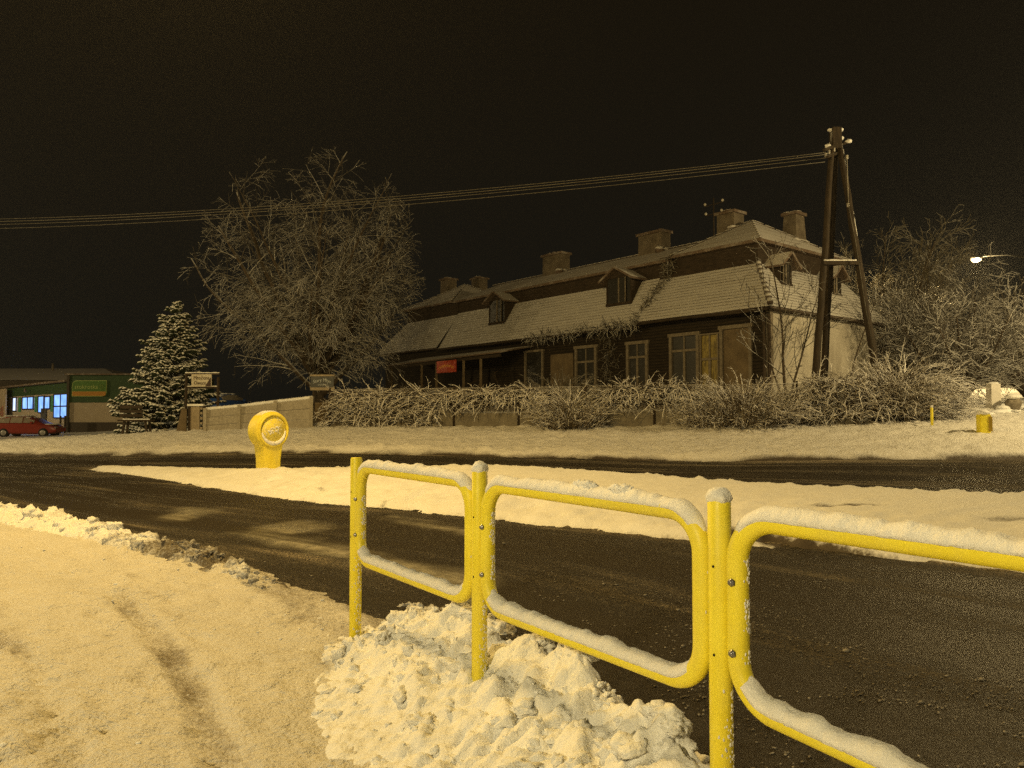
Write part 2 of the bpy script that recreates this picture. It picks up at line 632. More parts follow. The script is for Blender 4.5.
# ------------------------------------------------------------------ traffic island
xs, ys = np.arange(-13.6, 14, .06), np.arange(4.8, 18.2, .06)
X, Y = np.meshgrid(xs, ys)
sd = poly_sd(X, Y, ISL) + .07 * fbm(X * 1.6, Y * 1.6, 19, 4) + .03 * fbm(X * 8, Y * 8, 14, 2)
st = fbm(X * 1.5 + Y * .5, (Y - .6 * X) * 4.5, 2, 4)
cover = .20 * sstep(-.02, 1.6, sd) + .10 * sstep(-.03, .16, sd)
# bare wet kerb strip between two bands of snow at the near right of the island
ka = np.array([pxy(730, 531, .1), pxy(800, 541, .1), pxy(870, 551.5, .1), pxy(945, 563, .08)])
kd = np.abs(sdist(X, Y, catmull(ka, 6)))
bare = np.exp(-(kd / (.20 + .03 * fbm(X * 3, Y * 3, 8, 3))) ** 4)
# 
b2 = np.exp(-((X - pxy(845, 508, .3)[0]) / .45) ** 2 - ((Y - pxy(845, 508, .3)[1]) / .1) ** 2)
b3 = np.exp(-((X - pxy(1010, 519, .3)[0]) / .5) ** 2 - ((Y - pxy(1010, 519, .3)[1]) / .12) ** 2)
b2 = b2 + b3 * .6
slope = sstep(1.9, .2, sd) * (X > -4.5)
Z = tzs(X, Y) + cover + (.065 * st * (.3 + .9 * slope) + .022 * billow(X * 2.6 + Y, Y * 4.2, 12, 3) * (.25 + slope) + .010 * fbm(X * 7, Y * 7, 6, 3)) * sstep(0, .3, sd) - .13 * (sd < -.15) - .09 * bare - .04 * b2
dirt = np.clip(.45 * np.exp(-np.maximum(sd, 0) / .09) * (.7 + .6 * fbm(X * 2, Y * 2, 3, 3)) + bare * 1.1 + b2 * 1.0 + .5 * slope * sstep(.5, .95, -fbm(X * 1.4, Y * 2.4, 31, 3)), 0, 1)
isl = grid_mesh('traffic_island', X, Y, Z, M['snow'], keep=sd > -.3, attrs={'dirt': dirt})
tag(isl, kind='structure')
_isl = (X, Y, Z)


def isl_z(x, y):
    i = int(np.argmin(np.abs(ys - y)))
    j = int(np.argmin(np.abs(xs - x)))
    return float(Z_isl[i, j])


Z_isl = Z.copy()
ISX, ISY = xs.copy(), ys.copy()


def isl_z(x, y):
    return float(Z_isl[int(np.argmin(np.abs(ISY - y))), int(np.argmin(np.abs(ISX - x)))])


# ------------------------------------------------------------------ verge beyond the road
xs, ys = np.arange(-36, 30, .11), np.arange(16.8, 36.5, .11)
X, Y = np.meshgrid(xs, ys)
sd = sdist(X, Y, FAR) + .16 * fbm(X * .9, Y * 1.2, 29, 4) + .05 * fbm(X * 6, Y * 6, 24, 2)
h = .10 * sstep(-.05, .3, sd)
fadeout = sstep(-36, -33, X) * sstep(30, 27, X) * sstep(36.5, 33, Y)
rid = .07 * np.exp(-((sd - .55) / .35) ** 2) * (.8 + .6 * billow(X * 2.2, Y * 2.2, 4, 3))
Z = tzs(X, Y) + h + (rid + .04 * fbm(X * .9, Y * 1.8, 3, 4) + .035 * billow(X * 2.2, Y * 5, 9, 4) + .02 * np.maximum(0, fbm(X * 4, Y * 7, 19, 3))) * sstep(0, .4, sd) - .25 * (1 - fadeout) - .12 * (sd < -.2)
# trodden footway along the fence
pth = np.exp(-((sd - 2.6 - .3 * fbm(X * .4, Y * .4, 2, 2)) / .55) ** 2)
Z -= .03 * pth
dirt = np.clip(.85 * np.exp(-np.maximum(sd, 0) / .2) * (.6 + .8 * sstep(-.3, .4, fbm(X * .8, Y * .8, 41, 3))) + .24 * pth * (.6 + .8 * fbm(X * 1.1, Y * 3, 5, 3)) + .12 * fbm(X * .5, Y * 1.8, 15, 3), 0, 1)
verge = grid_mesh('verge', X, Y, Z, M['snow_verge'], keep=(sd > -.5), attrs={'dirt': dirt})
tag(verge, kind='structure')
VX, VY, VZ = xs.copy(), ys.copy(), Z.copy()


def gz(x, y):
    """height of the snow surface"""
    if VX[0] < x < VX[-1] and VY[0] < y < VY[-1] - 3:
        return float(VZ[int(np.argmin(np.abs(VY - y))), int(np.argmin(np.abs(VX - x)))])
    return tz(x, y) + .05


# ------------------------------------------------------------------ snow heaps
RAIL_P1, RAIL_P3 = Vector((gx(357, 4.44), 4.44, 0)), Vector((gx(718, 2.29), 2.29, 0))
RE = (RAIL_P3 - RAIL_P1)
RE.z = 0
RSP = RE.length / 2
RE.normalize()
RN = Vector((-RE.y, RE.x, 0))            # toward the road
if RN.x < 0:
    RN = -RN


def heap(name, label, path, hgt, wl, wr, res, seed, dirt_f, clods, amp=1.0, step=.5, mat='snow_heap', csz=(.02, .06), pk=1.7):
    """ridge of ploughed snow along a path; width left / right of the path, heights along it"""
    c = catmull(path, 10)
    d = np.r_[0, np.cumsum(np.hypot(*np.diff(c, axis=0).T))]
    nu = int(d[-1] / res)
    s = np.linspace(0, d[-1], nu)
    cx, cy = np.interp(s, d, c[:, 0]), np.interp(s, d, c[:, 1])
    tx, ty = np.gradient(cx), np.gradient(cy)
    ln = np.hypot(tx, ty)
    nx, ny = ty / ln, -tx / ln             # right of travel
    f = np.linspace(0, 1, len(hgt))
    H = np.interp(s / d[-1], f, hgt)
    WL, WR = np.interp(s / d[-1], f, wl), np.interp(s / d[-1], f, wr)
    nvv = int((max(wl) + max(wr)) / res)
    q = np.linspace(-1, 1, nvv)
    Q, S = np.meshgrid(q, s)
    hh = H[:, None]
    off = np.where(Q < 0, Q * WL[:, None], Q * WR[:, None])
    PX, PY = cx[:, None] + nx[:, None] * off, cy[:, None] + ny[:, None] * off
    nz_ = fbm(PX * 2.6, PY * 2.6, seed, 3)
    qq = np.clip(np.abs(Q + .14 * nz_), 0, 1.2)
    prof = np.clip(np.where((Q > 0) & (pk < 1.5), np.clip(1 - qq, 0, 1) ** 1.35, 1 - qq ** 1.7), -.2, 1)
    end = sstep(0, .12, S / d[-1]) * sstep(1, .9, S / d[-1])
    Zb = hh * prof * (1 + .45 * nz_ * amp) * (.15 + .85 * end)
    lum = billow(PX * 6.5, PY * 6.5, seed + Zb * 4, 3, .42)
    Zb = Zb + amp * (.030 * lum * sstep(-.1, .5, prof) + .008 * billow(PX * 16, PY * 16, seed + 3 + Zb * 5, 2, .4) + .003 * fbm(PX * 44, PY * 44, seed + 3, 2)) * (.3 + .7 * end)
    edge = 1 - np.abs(Q)
    Zg = tzs(PX, PY)
    base = np.where(-sdist(PX, PY, NEAR) > .1, .06, -.01)
    Z = Zg + base + Zb - .10 * sstep(.12, 0, edge)
    # push sideways so that lumps overhang a little
    jx, jy = .022 * amp * fbm(PX * 6, PY * 6, Zb * 6 + seed, 2), .022 * amp * fbm(PX * 6 + 9, PY * 6, Zb * 6 + seed, 2)
    dirt = np.clip(dirt_f(Q, S / d[-1], Zb, PX, PY), 0, 1)
    o = grid_mesh(name, PX + jx, PY + jy, Z, M[mat], attrs={'dirt': dirt})
    # loose clods are part of the heap
    mb = MB()
    r = np.random.RandomState(seed)
    for i in range(clods):
        a, b = r.randint(2, nu - 2), int(np.clip((.5 + .23 * r.randn()) * nvv, 1, nvv - 2))
        rr = (csz[0] + (csz[1] - csz[0]) * r.rand() ** 3)
        mb.blob((PX[a, b] + jx[a, b], PY[a, b] + jy[a, b], Z[a, b] - rr * .15), rr, 3, .75, 1.5, (r.uniform(.7, 1.6), r.uniform(.7, 1.4), r.uniform(.55, 1)))
    if clods:
        me2 = bpy.data.meshes.new('c')
        me2.from_pydata(mb.v, [], mb.f)
        me2.polygons.foreach_set('use_smooth', [True] * len(mb.f))
        a_ = me2.attributes.new('dirt', 'FLOAT', 'POINT')
        dv = np.interp(np.arange(len(mb.v)), [0, len(mb.v)], [0, 0])
        vv = np.array(mb.v)
        dd = dirt_f(np.zeros(len(vv)), np.full(len(vv), .5), np.full(len(vv), .2), vv[:, 0], vv[:, 1])
        a_.data.foreach_set('value', np.clip(dd, 0, 1).astype(np.float32))
        bm = bmesh.new()
        bm.from_mesh(o.data)
        bm.from_mesh(me2)
        bm.to_mesh(o.data)
        bm.free()
        o.data.polygons.foreach_set('use_smooth', [True] * len(o.data.polygons))
        bpy.data.meshes.remove(me2)
    tag(o, label, 'snow heap')
    return o


flip = lambda p: [tuple(a) for a in p]


def railpt(t, off):
    p = RAIL_P1 + RE * t + RN * off
    return (p.x, p.y)


heap('snow_heap', 'tall lumpy heap of clean shovelled snow under the yellow railing',
     [railpt(-.30, .02), railpt(.30, .16), railpt(.75, .22), railpt(1.3, .20), railpt(1.85, .15), railpt(2.35, .04), railpt(2.8, -.14), railpt(3.4, -.36)],
     [.04, .20, .37, .33, .31, .29, .28, .24], [.22, .26, .30, .32, .28, .22, .2, .2], [.38, .62, .85, .95, 1.0, .95, .9, .7], .0105, 4,
     lambda Q, S, Z, x, y: .06 * sstep(.12, 0, Z) + .5 * np.exp(-((x + 1.0) / .16) ** 2 - ((y - 4.05) / .14) ** 2) + .07 * np.clip(fbm(x * 3, y * 3, 2, 3), 0, 1), 700, csz=(.006, .045), pk=1.15)
heap('snow_heap', 'long low ridge of dirty ploughed snow along the left road edge',
     [(-8.6, 12.0), (-7.3, 10.85), (-5.6, 9.5), (-4.15, 8.3), (-3.0, 7.2), (-2.2, 6.45), (-1.75, 5.95)],
     [.05, .07, .08, .15, .12, .09, .09, .03], [.25] * 8, [.35, .4, .5, .6, .4, .3, .25, .2], .02, 9,
     lambda Q, S, Z, x, y: .20 + .42 * sstep(-5.0, -3.2, x) + .25 * sstep(.05, -.5, Q) + .25 * fbm(x * 2.1, y * 2.1, 12, 3), 420, amp=1.1, csz=(.015, .06))
heap('snow_heap', 'small dark slush clump on the asphalt behind the railing',
     [(-.86, 5.72), (-.55, 5.42), (-.2, 5.12), (.05, 4.85)], [.02, .06, .05, .01], [.12] * 4, [.14] * 4, .02, 17,
     lambda Q, S, Z, x, y: .55 + .3 * fbm(x * 6, y * 6, 2, 3), 40, csz=(.015, .035))

# crumbs of slush scattered over the carriageway
mb = MB()
r = np.random.RandomState(21)
cpx, cpy = r.uniform(180, 1100, 9000), 540 + 300 * r.rand(9000) ** 1.1
cX, cY = pxy(cpx, cpy)
cD, cI = sdist(cX, cY, NEAR), poly_sd(cX, cY, ISL)
cK = (cD > .12) & (cI < 0) & (fbm(cX * 1.5, cY * 1.5, 8, 3) + .8 * np.exp(-((cD - 2.0) / .45) ** 2) + .9 * np.exp(-np.abs(cD) / .4) > .25 + .5 * r.rand(9000))
cZ = tzs(cX, cY)
for i in np.nonzero(cK)[0]:
    p = (cX[i], cY[i])
    rr = r.uniform(.0025, .0065) * (1 + 1.2 * (r.rand() > .98))
    mb.blob((p[0], p[1], cZ[i] + .010 + rr * .2), rr, 1, .8, 1.9, (r.uniform(1, 1.7), r.uniform(1, 1.5), .6))
o = mb.build('slush_crumbs', mat_plain('slush', (.10, .09, .075), (.34, .31, .27), 30, .7, .3))
tag(o, kind='stuff')

# ------------------------------------------------------------------ yellow railing
def mat_yellow(name, a, b, rgh=.42):
    t = NT(name)
    co = t.coord()
    k = t.noise(9, 5, .65, co)
    c = t.ramp(k, [(.25, a), (.75, b)])
    sc = t.ramp(t.noise(48, 4, .75, co), [(.68, (0, 0, 0)), (.76, (1, 1, 1))])
    c = t.mix(t.ramp(t.noise(3.2, 5, .7, t.coord('Object', (1, 1, .35))), [(.48, (0, 0, 0)), (.8, (.55, .55, .55))]), c, (.55, .47, .16))
    t.col(t.mix(t.math('MULTIPLY', sc, .6), c, (.22, .13, .04)))
    t.l(t.ramp(t.noise(22, 4, .6, co), [(.3, (rgh * .8,) * 3), (.7, (rgh * 1.35,) * 3)]), t.b.inputs['Roughness'])
    t.b.inputs['Specular IOR Level'].default_value = .4
    t.bump(t.noise(120, 3, .6, co), .12, .003)
    return t.m


M['yellow'] = mat_yellow('yellow_paint', (.78, .66, .025), (.88, .78, .065))
M['bolt'] = mat_plain('zinc_bolt', (.18, .18, .19), (.3, .3, .31), 60, .35, .5, .9)
M['dark'] = mat_plain('dark_hole', (.012, .01, .008), None, rough=.9)
rail = thing('guard_railing', 'yellow tubular guard railing capped with snow along the pavement edge', 'railing', (RAIL_P3.x, RAIL_P3.y, tz(RAIL_P3.x, RAIL_P3.y)))
TR = .0315
SNOWDIR = (Vector((0, 0, 1)) + RE * .42).normalized()


def snow_strip(mb, pts, r, hmax, seed, closed=False, gap=None):
    m = len(pts)
    ring = 11
    vs, fs = [], []
    acc = 0
    pn = []
    for i in range(m):
        t = (pts[(i + 1) % m] - pts[i - 1]) if closed else (pts[min(i + 1, m - 1)] - pts[max(i - 1, 0)])
        t.normalize()
        acc += (pts[i] - pts[i - 1]).length if i else 0
        up = SNOWDIR - t * SNOWDIR.dot(t)
        k = up.length
        if k < 1e-4:
            up = t.orthogonal()
        up.normalize()
        sd_ = t.cross(up)
        flat = max(0.0, 1 - (abs(t.z) / .93) ** 3)
        pn.append((acc, t, up, sd_, k, flat))
    A = np.array([a[0] for a in pn])
    n1 = fbm(A * 9 + seed * 13, A * 0 + seed, 1, 3)
    n2 = fbm(A * 2.1 + seed * 7, A * 0 + seed, 4, 2)
    big = sstep(.35, .7, fbm(A * 3.3 + seed * 3.1, A * 0, seed + 2, 2))
    for i in range(m):
        acc, t, up, sd_, k, flat = pn[i]
        hs = hmax * flat * (.72 + .60 * n1[i] + .45 * n2[i] + .9 * big[i])
        w = .55 + .45 * flat
        hs = hs if hs > .002 else -.004
        for j in range(ring):
            g = .16 + (math.pi - .32) * j / (ring - 1)
            e = hs * max(0, math.sin(g)) ** .55
            jit = .0045 * flat * (noise3(acc * 40 + seed, j * .9, seed) + .7 * noise3(acc * 95 + seed, j * 1.7, seed))
            rr = (r * .985 + e + float(jit))
            vs.append(pts[i] + sd_ * (math.cos(g) * rr * (w if hs < .006 else 1) * (1 - .10 * (hs > .012))) + up * (math.sin(g) * rr))
        vs.append(pts[i] + up * 0)
    n = ring + 1
    for i in range(m if closed else m - 1):
        j = (i + 1) % m
        for a in range(n):
            b = (a + 1) % n
            fs.append((i * n + a, i * n + b, j * n + b, j * n + a))
    if not closed:
        fs.append(tuple(range(n - 1, -1, -1)))
        fs.append(tuple((m - 1) * n + a for a in range(n)))
    mb.add(vs, fs, True)


for i in range(4):
    b = RAIL_P1 + RE * RSP * i
    if i == 3:
        pass
    top = 1.15 + (.01 if i == 1 else 0)
    g0 = tz(b.x, b.y) - .2
    mb = MB()
    mb.tube([(b.x, b.y, g0), (b.x, b.y, top - .01), (b.x, b.y, top)], [.034, .034, .029], 20)
    post = mb.build('post', M['yellow'], rail)
    # dome of snow on the post
    if i > 0:
        mb = MB()
        mb.blob((b.x, b.y, top + .004), .037, 4, .12, 1.3, (1, 1, .85))
        mb.build('snow_cap', M['snow_cap'], post)
    # bits of snow frozen to the post's side
    mb = MB()
    for k in range(150):
        g = random.gauss(.15, .4)
        c = b + RE * (math.cos(g) * .033) + RN * (math.sin(g) * .033)
        mb.blob((c.x, c.y, random.uniform(.1, .6)), random.uniform(.0015, .0042), 1, .7, 2, (1, 1, 1.8))
    mb.build('snow_crust', M['snow_cap'], post)['kind'] = 'stuff'
    for z in (.955, .70):
        mb = MB()
        c = b - RN * .0335 + RE * .004
        mb.tube([Vector((c.x, c.y, z)), Vector((c.x, c.y, z)) - RN * .0015], [.0042, .0042], 10)
        mb.build('bolt_hole', M['dark'], post)

for i in range(3):
    a = RAIL_P1 + RE * (RSP * i + .065)
    b = RAIL_P1 + RE * (RSP * (i + 1) - .065)
    if i == 0:
        a = RAIL_P1 + RE * .062
    zb, zt_ = .58, 1.10
    R = .125
    W = (b - a).length
    loop = []
    loop_xy = []
    cn = [(R, zb + R, math.pi, 1.5 * math.pi), (W - R, zb + R, 1.5 * math.pi, 2 * math.pi), (W - R, zt_ - R, 0, .5 * math.pi), (R, zt_ - R, .5 * math.pi, math.pi)]
    for q in range(4):
        cx_, cz_, g0, g1 = cn[q]
        arc = [(cx_ + R * math.cos(g0 + (g1 - g0) * k / 12), cz_ + R * math.sin(g0 + (g1 - g0) * k / 12)) for k in range(13)]
        loop_xy += arc
        nx_ = cn[(q + 1) % 4]
        nxt = (nx_[0] + R * math.cos(nx_[2]), nx_[1] + R * math.sin(nx_[2]))
        d = math.hypot(nxt[0] - arc[-1][0], nxt[1] - arc[-1][1])
        m = max(2, int(d / .008))
        loop_xy += [(arc[-1][0] + (nxt[0] - arc[-1][0]) * k / m, arc[-1][1] + (nxt[1] - arc[-1][1]) * k / m) for k in range(1, m)]
    sag = lambda u: 0
    drop = .075 if i == 2 else 0.0            # the last panel's lower bar hangs down toward its far end
    loop = [Vector((a.x + RE.x * u, a.y + RE.y * u, z - drop * (u / W) * (zt_ - z) / (zt_ - zb))) for u, z in loop_xy]
    mb = MB()
    mb.tube(loop, TR, 18, closed=True)
    panel = mb.build('panel', M['yellow'], rail)
    mb = MB()
    snow_strip(mb, loop, TR, .019, 20 + i * 3, closed=True)
    mb.build('snow_cap', M['snow_cap'], panel)
    # frozen crumbs on the upright tubes
    mb = MB()
    for k in range(300):
        z = random.uniform(zb + .06, zt_ - .06)
        side = random.choice((0, 0, W))
        g = random.gauss(.25, .28)
        if noise3(z * 14, i, side)[()] < -.15:
            continue
        c = a + RE * side + RE * (math.cos(g) * TR * .97) + RN * (math.sin(g) * TR * .97)
        mb.blob((c.x, c.y, z), random.uniform(.0015, .0042), 1, .7, 2, (1, 1, 1.8))
    mb.build('snow_crumbs', M['snow_cap'], panel)['kind'] = 'stuff'
    # loose lumps on the top bar near the next post
    if i == 1:
        mb = MB()
        for lump in ([(.60, .017), (.62, .019), (.645, .021), (.665, .018), (.685, .013)], [(.79, .014), (.805, .018), (.83, .021), (.855, .019), (.875, .014)]):
            mb = MB()
            for u, rr in lump:
                mb.blob((a.x + RE.x * u, a.y + RE.y * u, zt_ + TR + .012), rr, 3, .6, 2.6, (1.2, 1.1, .85))
            mb.build('snow_lump', M['snow_cap'], panel)
    for z in (.92, .72):
        mb = MB()
        c = a - RN * (TR - .002) + RE * (.004)
        c = Vector((c.x, c.y, z))
        mb.tube([c, c - RN * .006, c - RN * .007, c - RN * .012, c - RN * .014], [.012, .012, .0085, .0085, .003], 6)
        mb.build('bolt', M['bolt'], panel)

# ------------------------------------------------------------------ round headed pylon on the island
M['yellow_pl'] = mat_yellow('yellow_plastic', (.72, .58, .03), (.84, .72, .07), .5)
BY = 15.0
bp = Vector((gx(269, BY), BY, 0))
bp.z = isl_z(bp.x, bp.y) - .09
view = Vector((-bp.x, -bp.y, 0)).normalized()
bn = (Matrix.Rotation(math.radians(32), 3, 'Z') @ view).normalized()
bs = Vector((-bn.y, bn.x, 0))            # to the right when facing it
pyl = thing('island_pylon', 'round headed yellow plastic pylon standing on the snowy traffic island', 'pylon', bp)
HT, RAD, TH = 1.22, .365, .34
hc = HT - RAD
outl = []
for k in range(0, 41):
    g = math.radians(-52 + (284) * k / 40)
    outl.append((RAD * math.cos(g), hc + RAD * math.sin(g)))
outl += [(-.185, .30), (-.175, 0), (.175, 0), (.185, .30)]
bm = bmesh.new()
fv = [bm.verts.new(bp + bs * x + Vector((0, 0, z)) + bn * (TH / 2)) for x, z in outl]
face = bm.faces.new(fv)
bm.normal_update()
ext = bmesh.ops.extrude_face_region(bm, geom=[face])
bmesh.ops.translate(bm, vec=-bn * TH, verts=[e for e in ext['geom'] if isinstance(e, bmesh.types.BMVert)])
ed = [e for e in bm.edges if len(e.link_faces) == 2 and e.calc_face_angle(0) > 1.2]
bmesh.ops.bevel(bm, geom=ed, offset=.045, segments=4, affect='EDGES', profile=.5)
bmesh.ops.recalc_face_normals(bm, faces=bm.faces)
me = bpy.data.meshes.new('shell')
bm.to_mesh(me)
bm.free()
for p in me.polygons:
    p.use_smooth = True
me.materials.append(M['yellow_pl'])
shell = link('shell', me, pyl)
fc = bp + bn * (TH / 2) + Vector((0, 0, hc))
ring = lambda rad, off: [fc + bn * off + (bs * math.cos(g) + Vector((0, 0, 1)) * math.sin(g)) * rad for g in np.linspace(0, 2 * math.pi, 48, endpoint=False)]
mb = MB()
mb.tube(ring(.305, .008), .026, 10, closed=True)
mb.build('rim', M['yellow_pl'], pyl)
mb = MB()
mb.tube([fc - bn * .01, fc + bn * .004], [.29, .29], 40)
mb.build('face_plate', mat_yellow('yellow_plate', (.70, .58, .06), (.80, .70, .14)), pyl)
mb = MB()
arc = [fc + bn * .014 + (bs * math.cos(g) + Vector((0, 0, 1)) * math.sin(g)) * .252 for g in np.linspace(math.radians(-172), math.radians(-2), 30)]
mb.tube(arc, [.006 + .030 * math.sin(math.pi * k / 29) ** .6 + .008 * random.random() for k in range(30)], 8)
mb.build('snow_crescent', M['snow_cap'], pyl)
mb = MB()
for (x, z, w, h_) in [(-.03, -.03, .095, .022), (.0, .004, .10, .02), (.02, .045, .11, .014), (-.07, -.045, .035, .03), (.09, .065, .05, .016)]:
    for k in range(9):
        mb.blob(fc + bn * .006 + bs * (x + w * random.uniform(-1, 1)) + Vector((0, 0, z + h_ * random.uniform(-1, 1))), random.uniform(.009, .018), 1, .4, 2)
for k in range(120):
    g, q = random.uniform(-.6, math.pi + .6), .26 * math.sqrt(random.random())
    mb.blob(fc + bn * .004 + bs * (q * math.cos(g)) + Vector((0, 0, q * math.sin(g))), random.uniform(.004, .009), 1, .4, 2)
mb.build('snow_dust', M['snow_cap'], pyl)['kind'] = 'stuff'
mb = MB()
mb.blob(bp + bs * .02 + bn * .2 + Vector((0, 0, .0)), .2, 3, .2, 1.4, (1.25, 1.0, .42))
mb.build('snow_drift', M['snow_cap'], pyl)
mb = MB()
cap = [bp + bs * (math.cos(g) * (RAD + .004)) + Vector((0, 0, hc + math.sin(g) * (RAD + .002))) for g in np.linspace(math.radians(52), math.radians(128), 16)]
for o_ in (-.09, -.03, .03, .09):
    mb.tube([c + bn * o_ for c in cap], [.004 + .014 * math.sin(math.pi * k / 15) for k in range(16)], 8)
mb.build('snow_cap', M['snow_cap'], pyl)

# ------------------------------------------------------------------ house
HO = Vector((9.01, 27.0, 0))
HA, HB = Vector((-.633, .774, 0)).normalized(), Vector((.774, .633, 0)).normalized()
UP = Vector((0, 0, 1))


def H(s, t, z):
    return HO + HA * s + HB * t + UP * z


house = thing('timber_house', 'long old timber house with broken snowy roof, cream gable and dark boarded front', 'house', H(0, 0, 1.2))


def mat_boards(name, a, b, sc=(1, 1, 1), period=5.0, horiz=True):
    t = NT(name)
    co = t.coord()
    w = t.n('ShaderNodeTexWave', bands_direction='Z' if horiz else 'X')
    w.inputs['Scale'].default_value = period
    w.inputs['Distortion'].default_value = 1.2
    w.inputs['Detail Scale'].default_value = .6
    t.l(co, w.inputs['Vector'])
    k = t.noise(3, 5, .7, t.coord('Object', (1, 1, 6) if horiz else (6, 6, 1)))
    c = t.ramp(k, [(.3, a), (.75, b)])
    t.col(t.mix(t.ramp(w.outputs['Fac'], [(.0, (1, 1, 1)), (.22, (0, 0, 0))]), c, tuple(x * .25 for x in a)))
    t.rough(.8, .2)
    t.bump(w.outputs['Fac'], .6, .03)
    return t.m


M['logs'] = mat_boards('dark_logs', (.014, .010, .007), (.038, .028, .018), period=2.6)
M['plaster'] = mat_plain('cream_plaster', (.30, .275, .23), (.54, .51, .44), 1.6, .85, .2, 0, .35, 18, (1, 1, .35))
M['tile'] = mat_cover('snowed_tiles', (.05, .037, .028), (.10, .075, .056), -.15, .36, snow=(.55, .54, .52), ns=1.6, namp=.35)
M['tile_top'] = mat_cover('snowed_upper_roof', (.10, .07, .05), (.16, .12, .09), -.05, .35, snow=(.62, .60, .57), ns=2, namp=.5)
M['frame'] = mat_plain('weathered_window_wood', (.12, .10, .075), (.22, .19, .145), 7, .8, .2, 0, .3, 20)
M['glass'] = mat_plain('dark_window_glass', (.012, .012, .012), (.03, .028, .024), 2, .38, .4)
M['boardup'] = mat_plain('brown_board', (.09, .068, .042), (.17, .13, .08), 2.5, .8, .2, 0, .3, 12)
M['poster'] = mat_plain('yellowed_pane', (.05, .035, .012), (.34, .27, .07), 4, .5, .3, stretch=(2.4, 2.4, .8))
M['chim'] = mat_plain('sooty_plaster', (.09, .073, .052), (.19, .16, .12), 3, .9, .2, 0, .5, 25)
M['darkwood'] = mat_plain('old_dark_wood', (.022, .016, .011), (.055, .04, .028), 4, .85, .2, 0, .4, 14, (1, 1, 4))
L, W = 26.6, 8.0
GZ0 = .6                                      # below the snow
WT = 5.05


def quad_box(mb, a, b, c, d, th):
    """slab: four corners, thickness along its normal (downwards)"""
    n = (b - a).cross(d - a).normalized()
    mb.hexa([a - n * th, b - n * th, c - n * th, d - n * th, a, b, c, d])


mb = MB()
mb.hexa([H(0, 0, GZ0), H(L, 0, GZ0), H(L, .25, GZ0), H(0, .25, GZ0), H(0, 0, WT), H(L, 0, WT), H(L, .25, WT), H(0, .25, WT)])
mb.hexa([H(L - .25, .25, GZ0), H(L, .25, GZ0), H(L, W, GZ0), H(L - .25, W, GZ0), H(L - .25, .25, WT), H(L, .25, WT), H(L, W, WT), H(L - .25, W, WT)])
wf = mb.build('wall', M['logs'], house)
wf['label'] = 'dark log front wall'
mb = MB()
mb.hexa([H(-.02, .14, GZ0), H(.25, .252, GZ0), H(.25, W, GZ0), H(-.02, W, GZ0), H(-.02, .14, WT), H(.25, .252, WT), H(.25, W, WT), H(-.02, W, WT)])
wg = mb.build('wall', M['plaster'], house)
wg['label'] = 'cream plastered gable wall'
mb = MB()
mb.box(H(-.02, .06, 2.9), (.09, .09, 2.2), (HA, HB, UP))
mb.build('corner_post', M['frame'], house)
# plinth
mb = MB()
mb.hexa([H(-.06, -.06, .4), H(L, -.06, .4), H(L, -.003, .4), H(-.06, -.003, .4), H(-.06, -.06, 1.75), H(L, -.06, 1.75), H(L, -.003, 1.7), H(-.06, -.003, 1.7)])
mb.build('plinth', M['chim'], house)


def courses(mb, a, b, c, d, n, seg=.6, step=.02, jit=.005):
    """roof plane a,b (eave) c,d (top) laid in n overlapping courses"""
    nm = (b - a).cross(d - a).normalized()
    if nm.z < 0:
        nm = -nm
    m = max(2, int((b - a).length / seg))
    for j in range(n):
        f0, f1 = j / n, (j + 1) / n
        l0, r0 = a.lerp(d, f0), b.lerp(c, f0)
        l1, r1 = a.lerp(d, f1), b.lerp(c, f1)
        vs, fs = [], []
        for i in range(m + 1):
            u = i / m
            k = random.uniform(.7, 1.3)
            p0, p1 = l0.lerp(r0, u), l1.lerp(r1, u)
            w = random.uniform(-jit, jit)
            vs += [p0 + nm * .0, p0 + nm * step * k + UP * w, p1 + nm * .004]
        for i in range(m):
            o = i * 3
            fs += [(o, o + 3, o + 4, o + 1), (o + 1, o + 4, o + 5, o + 2)]
        mb.add(vs, fs, False)


ZE, ZB = 5.02, 7.05                            # eave / break
roof_lo, roof_up, brk = MB(), MB(), MB()


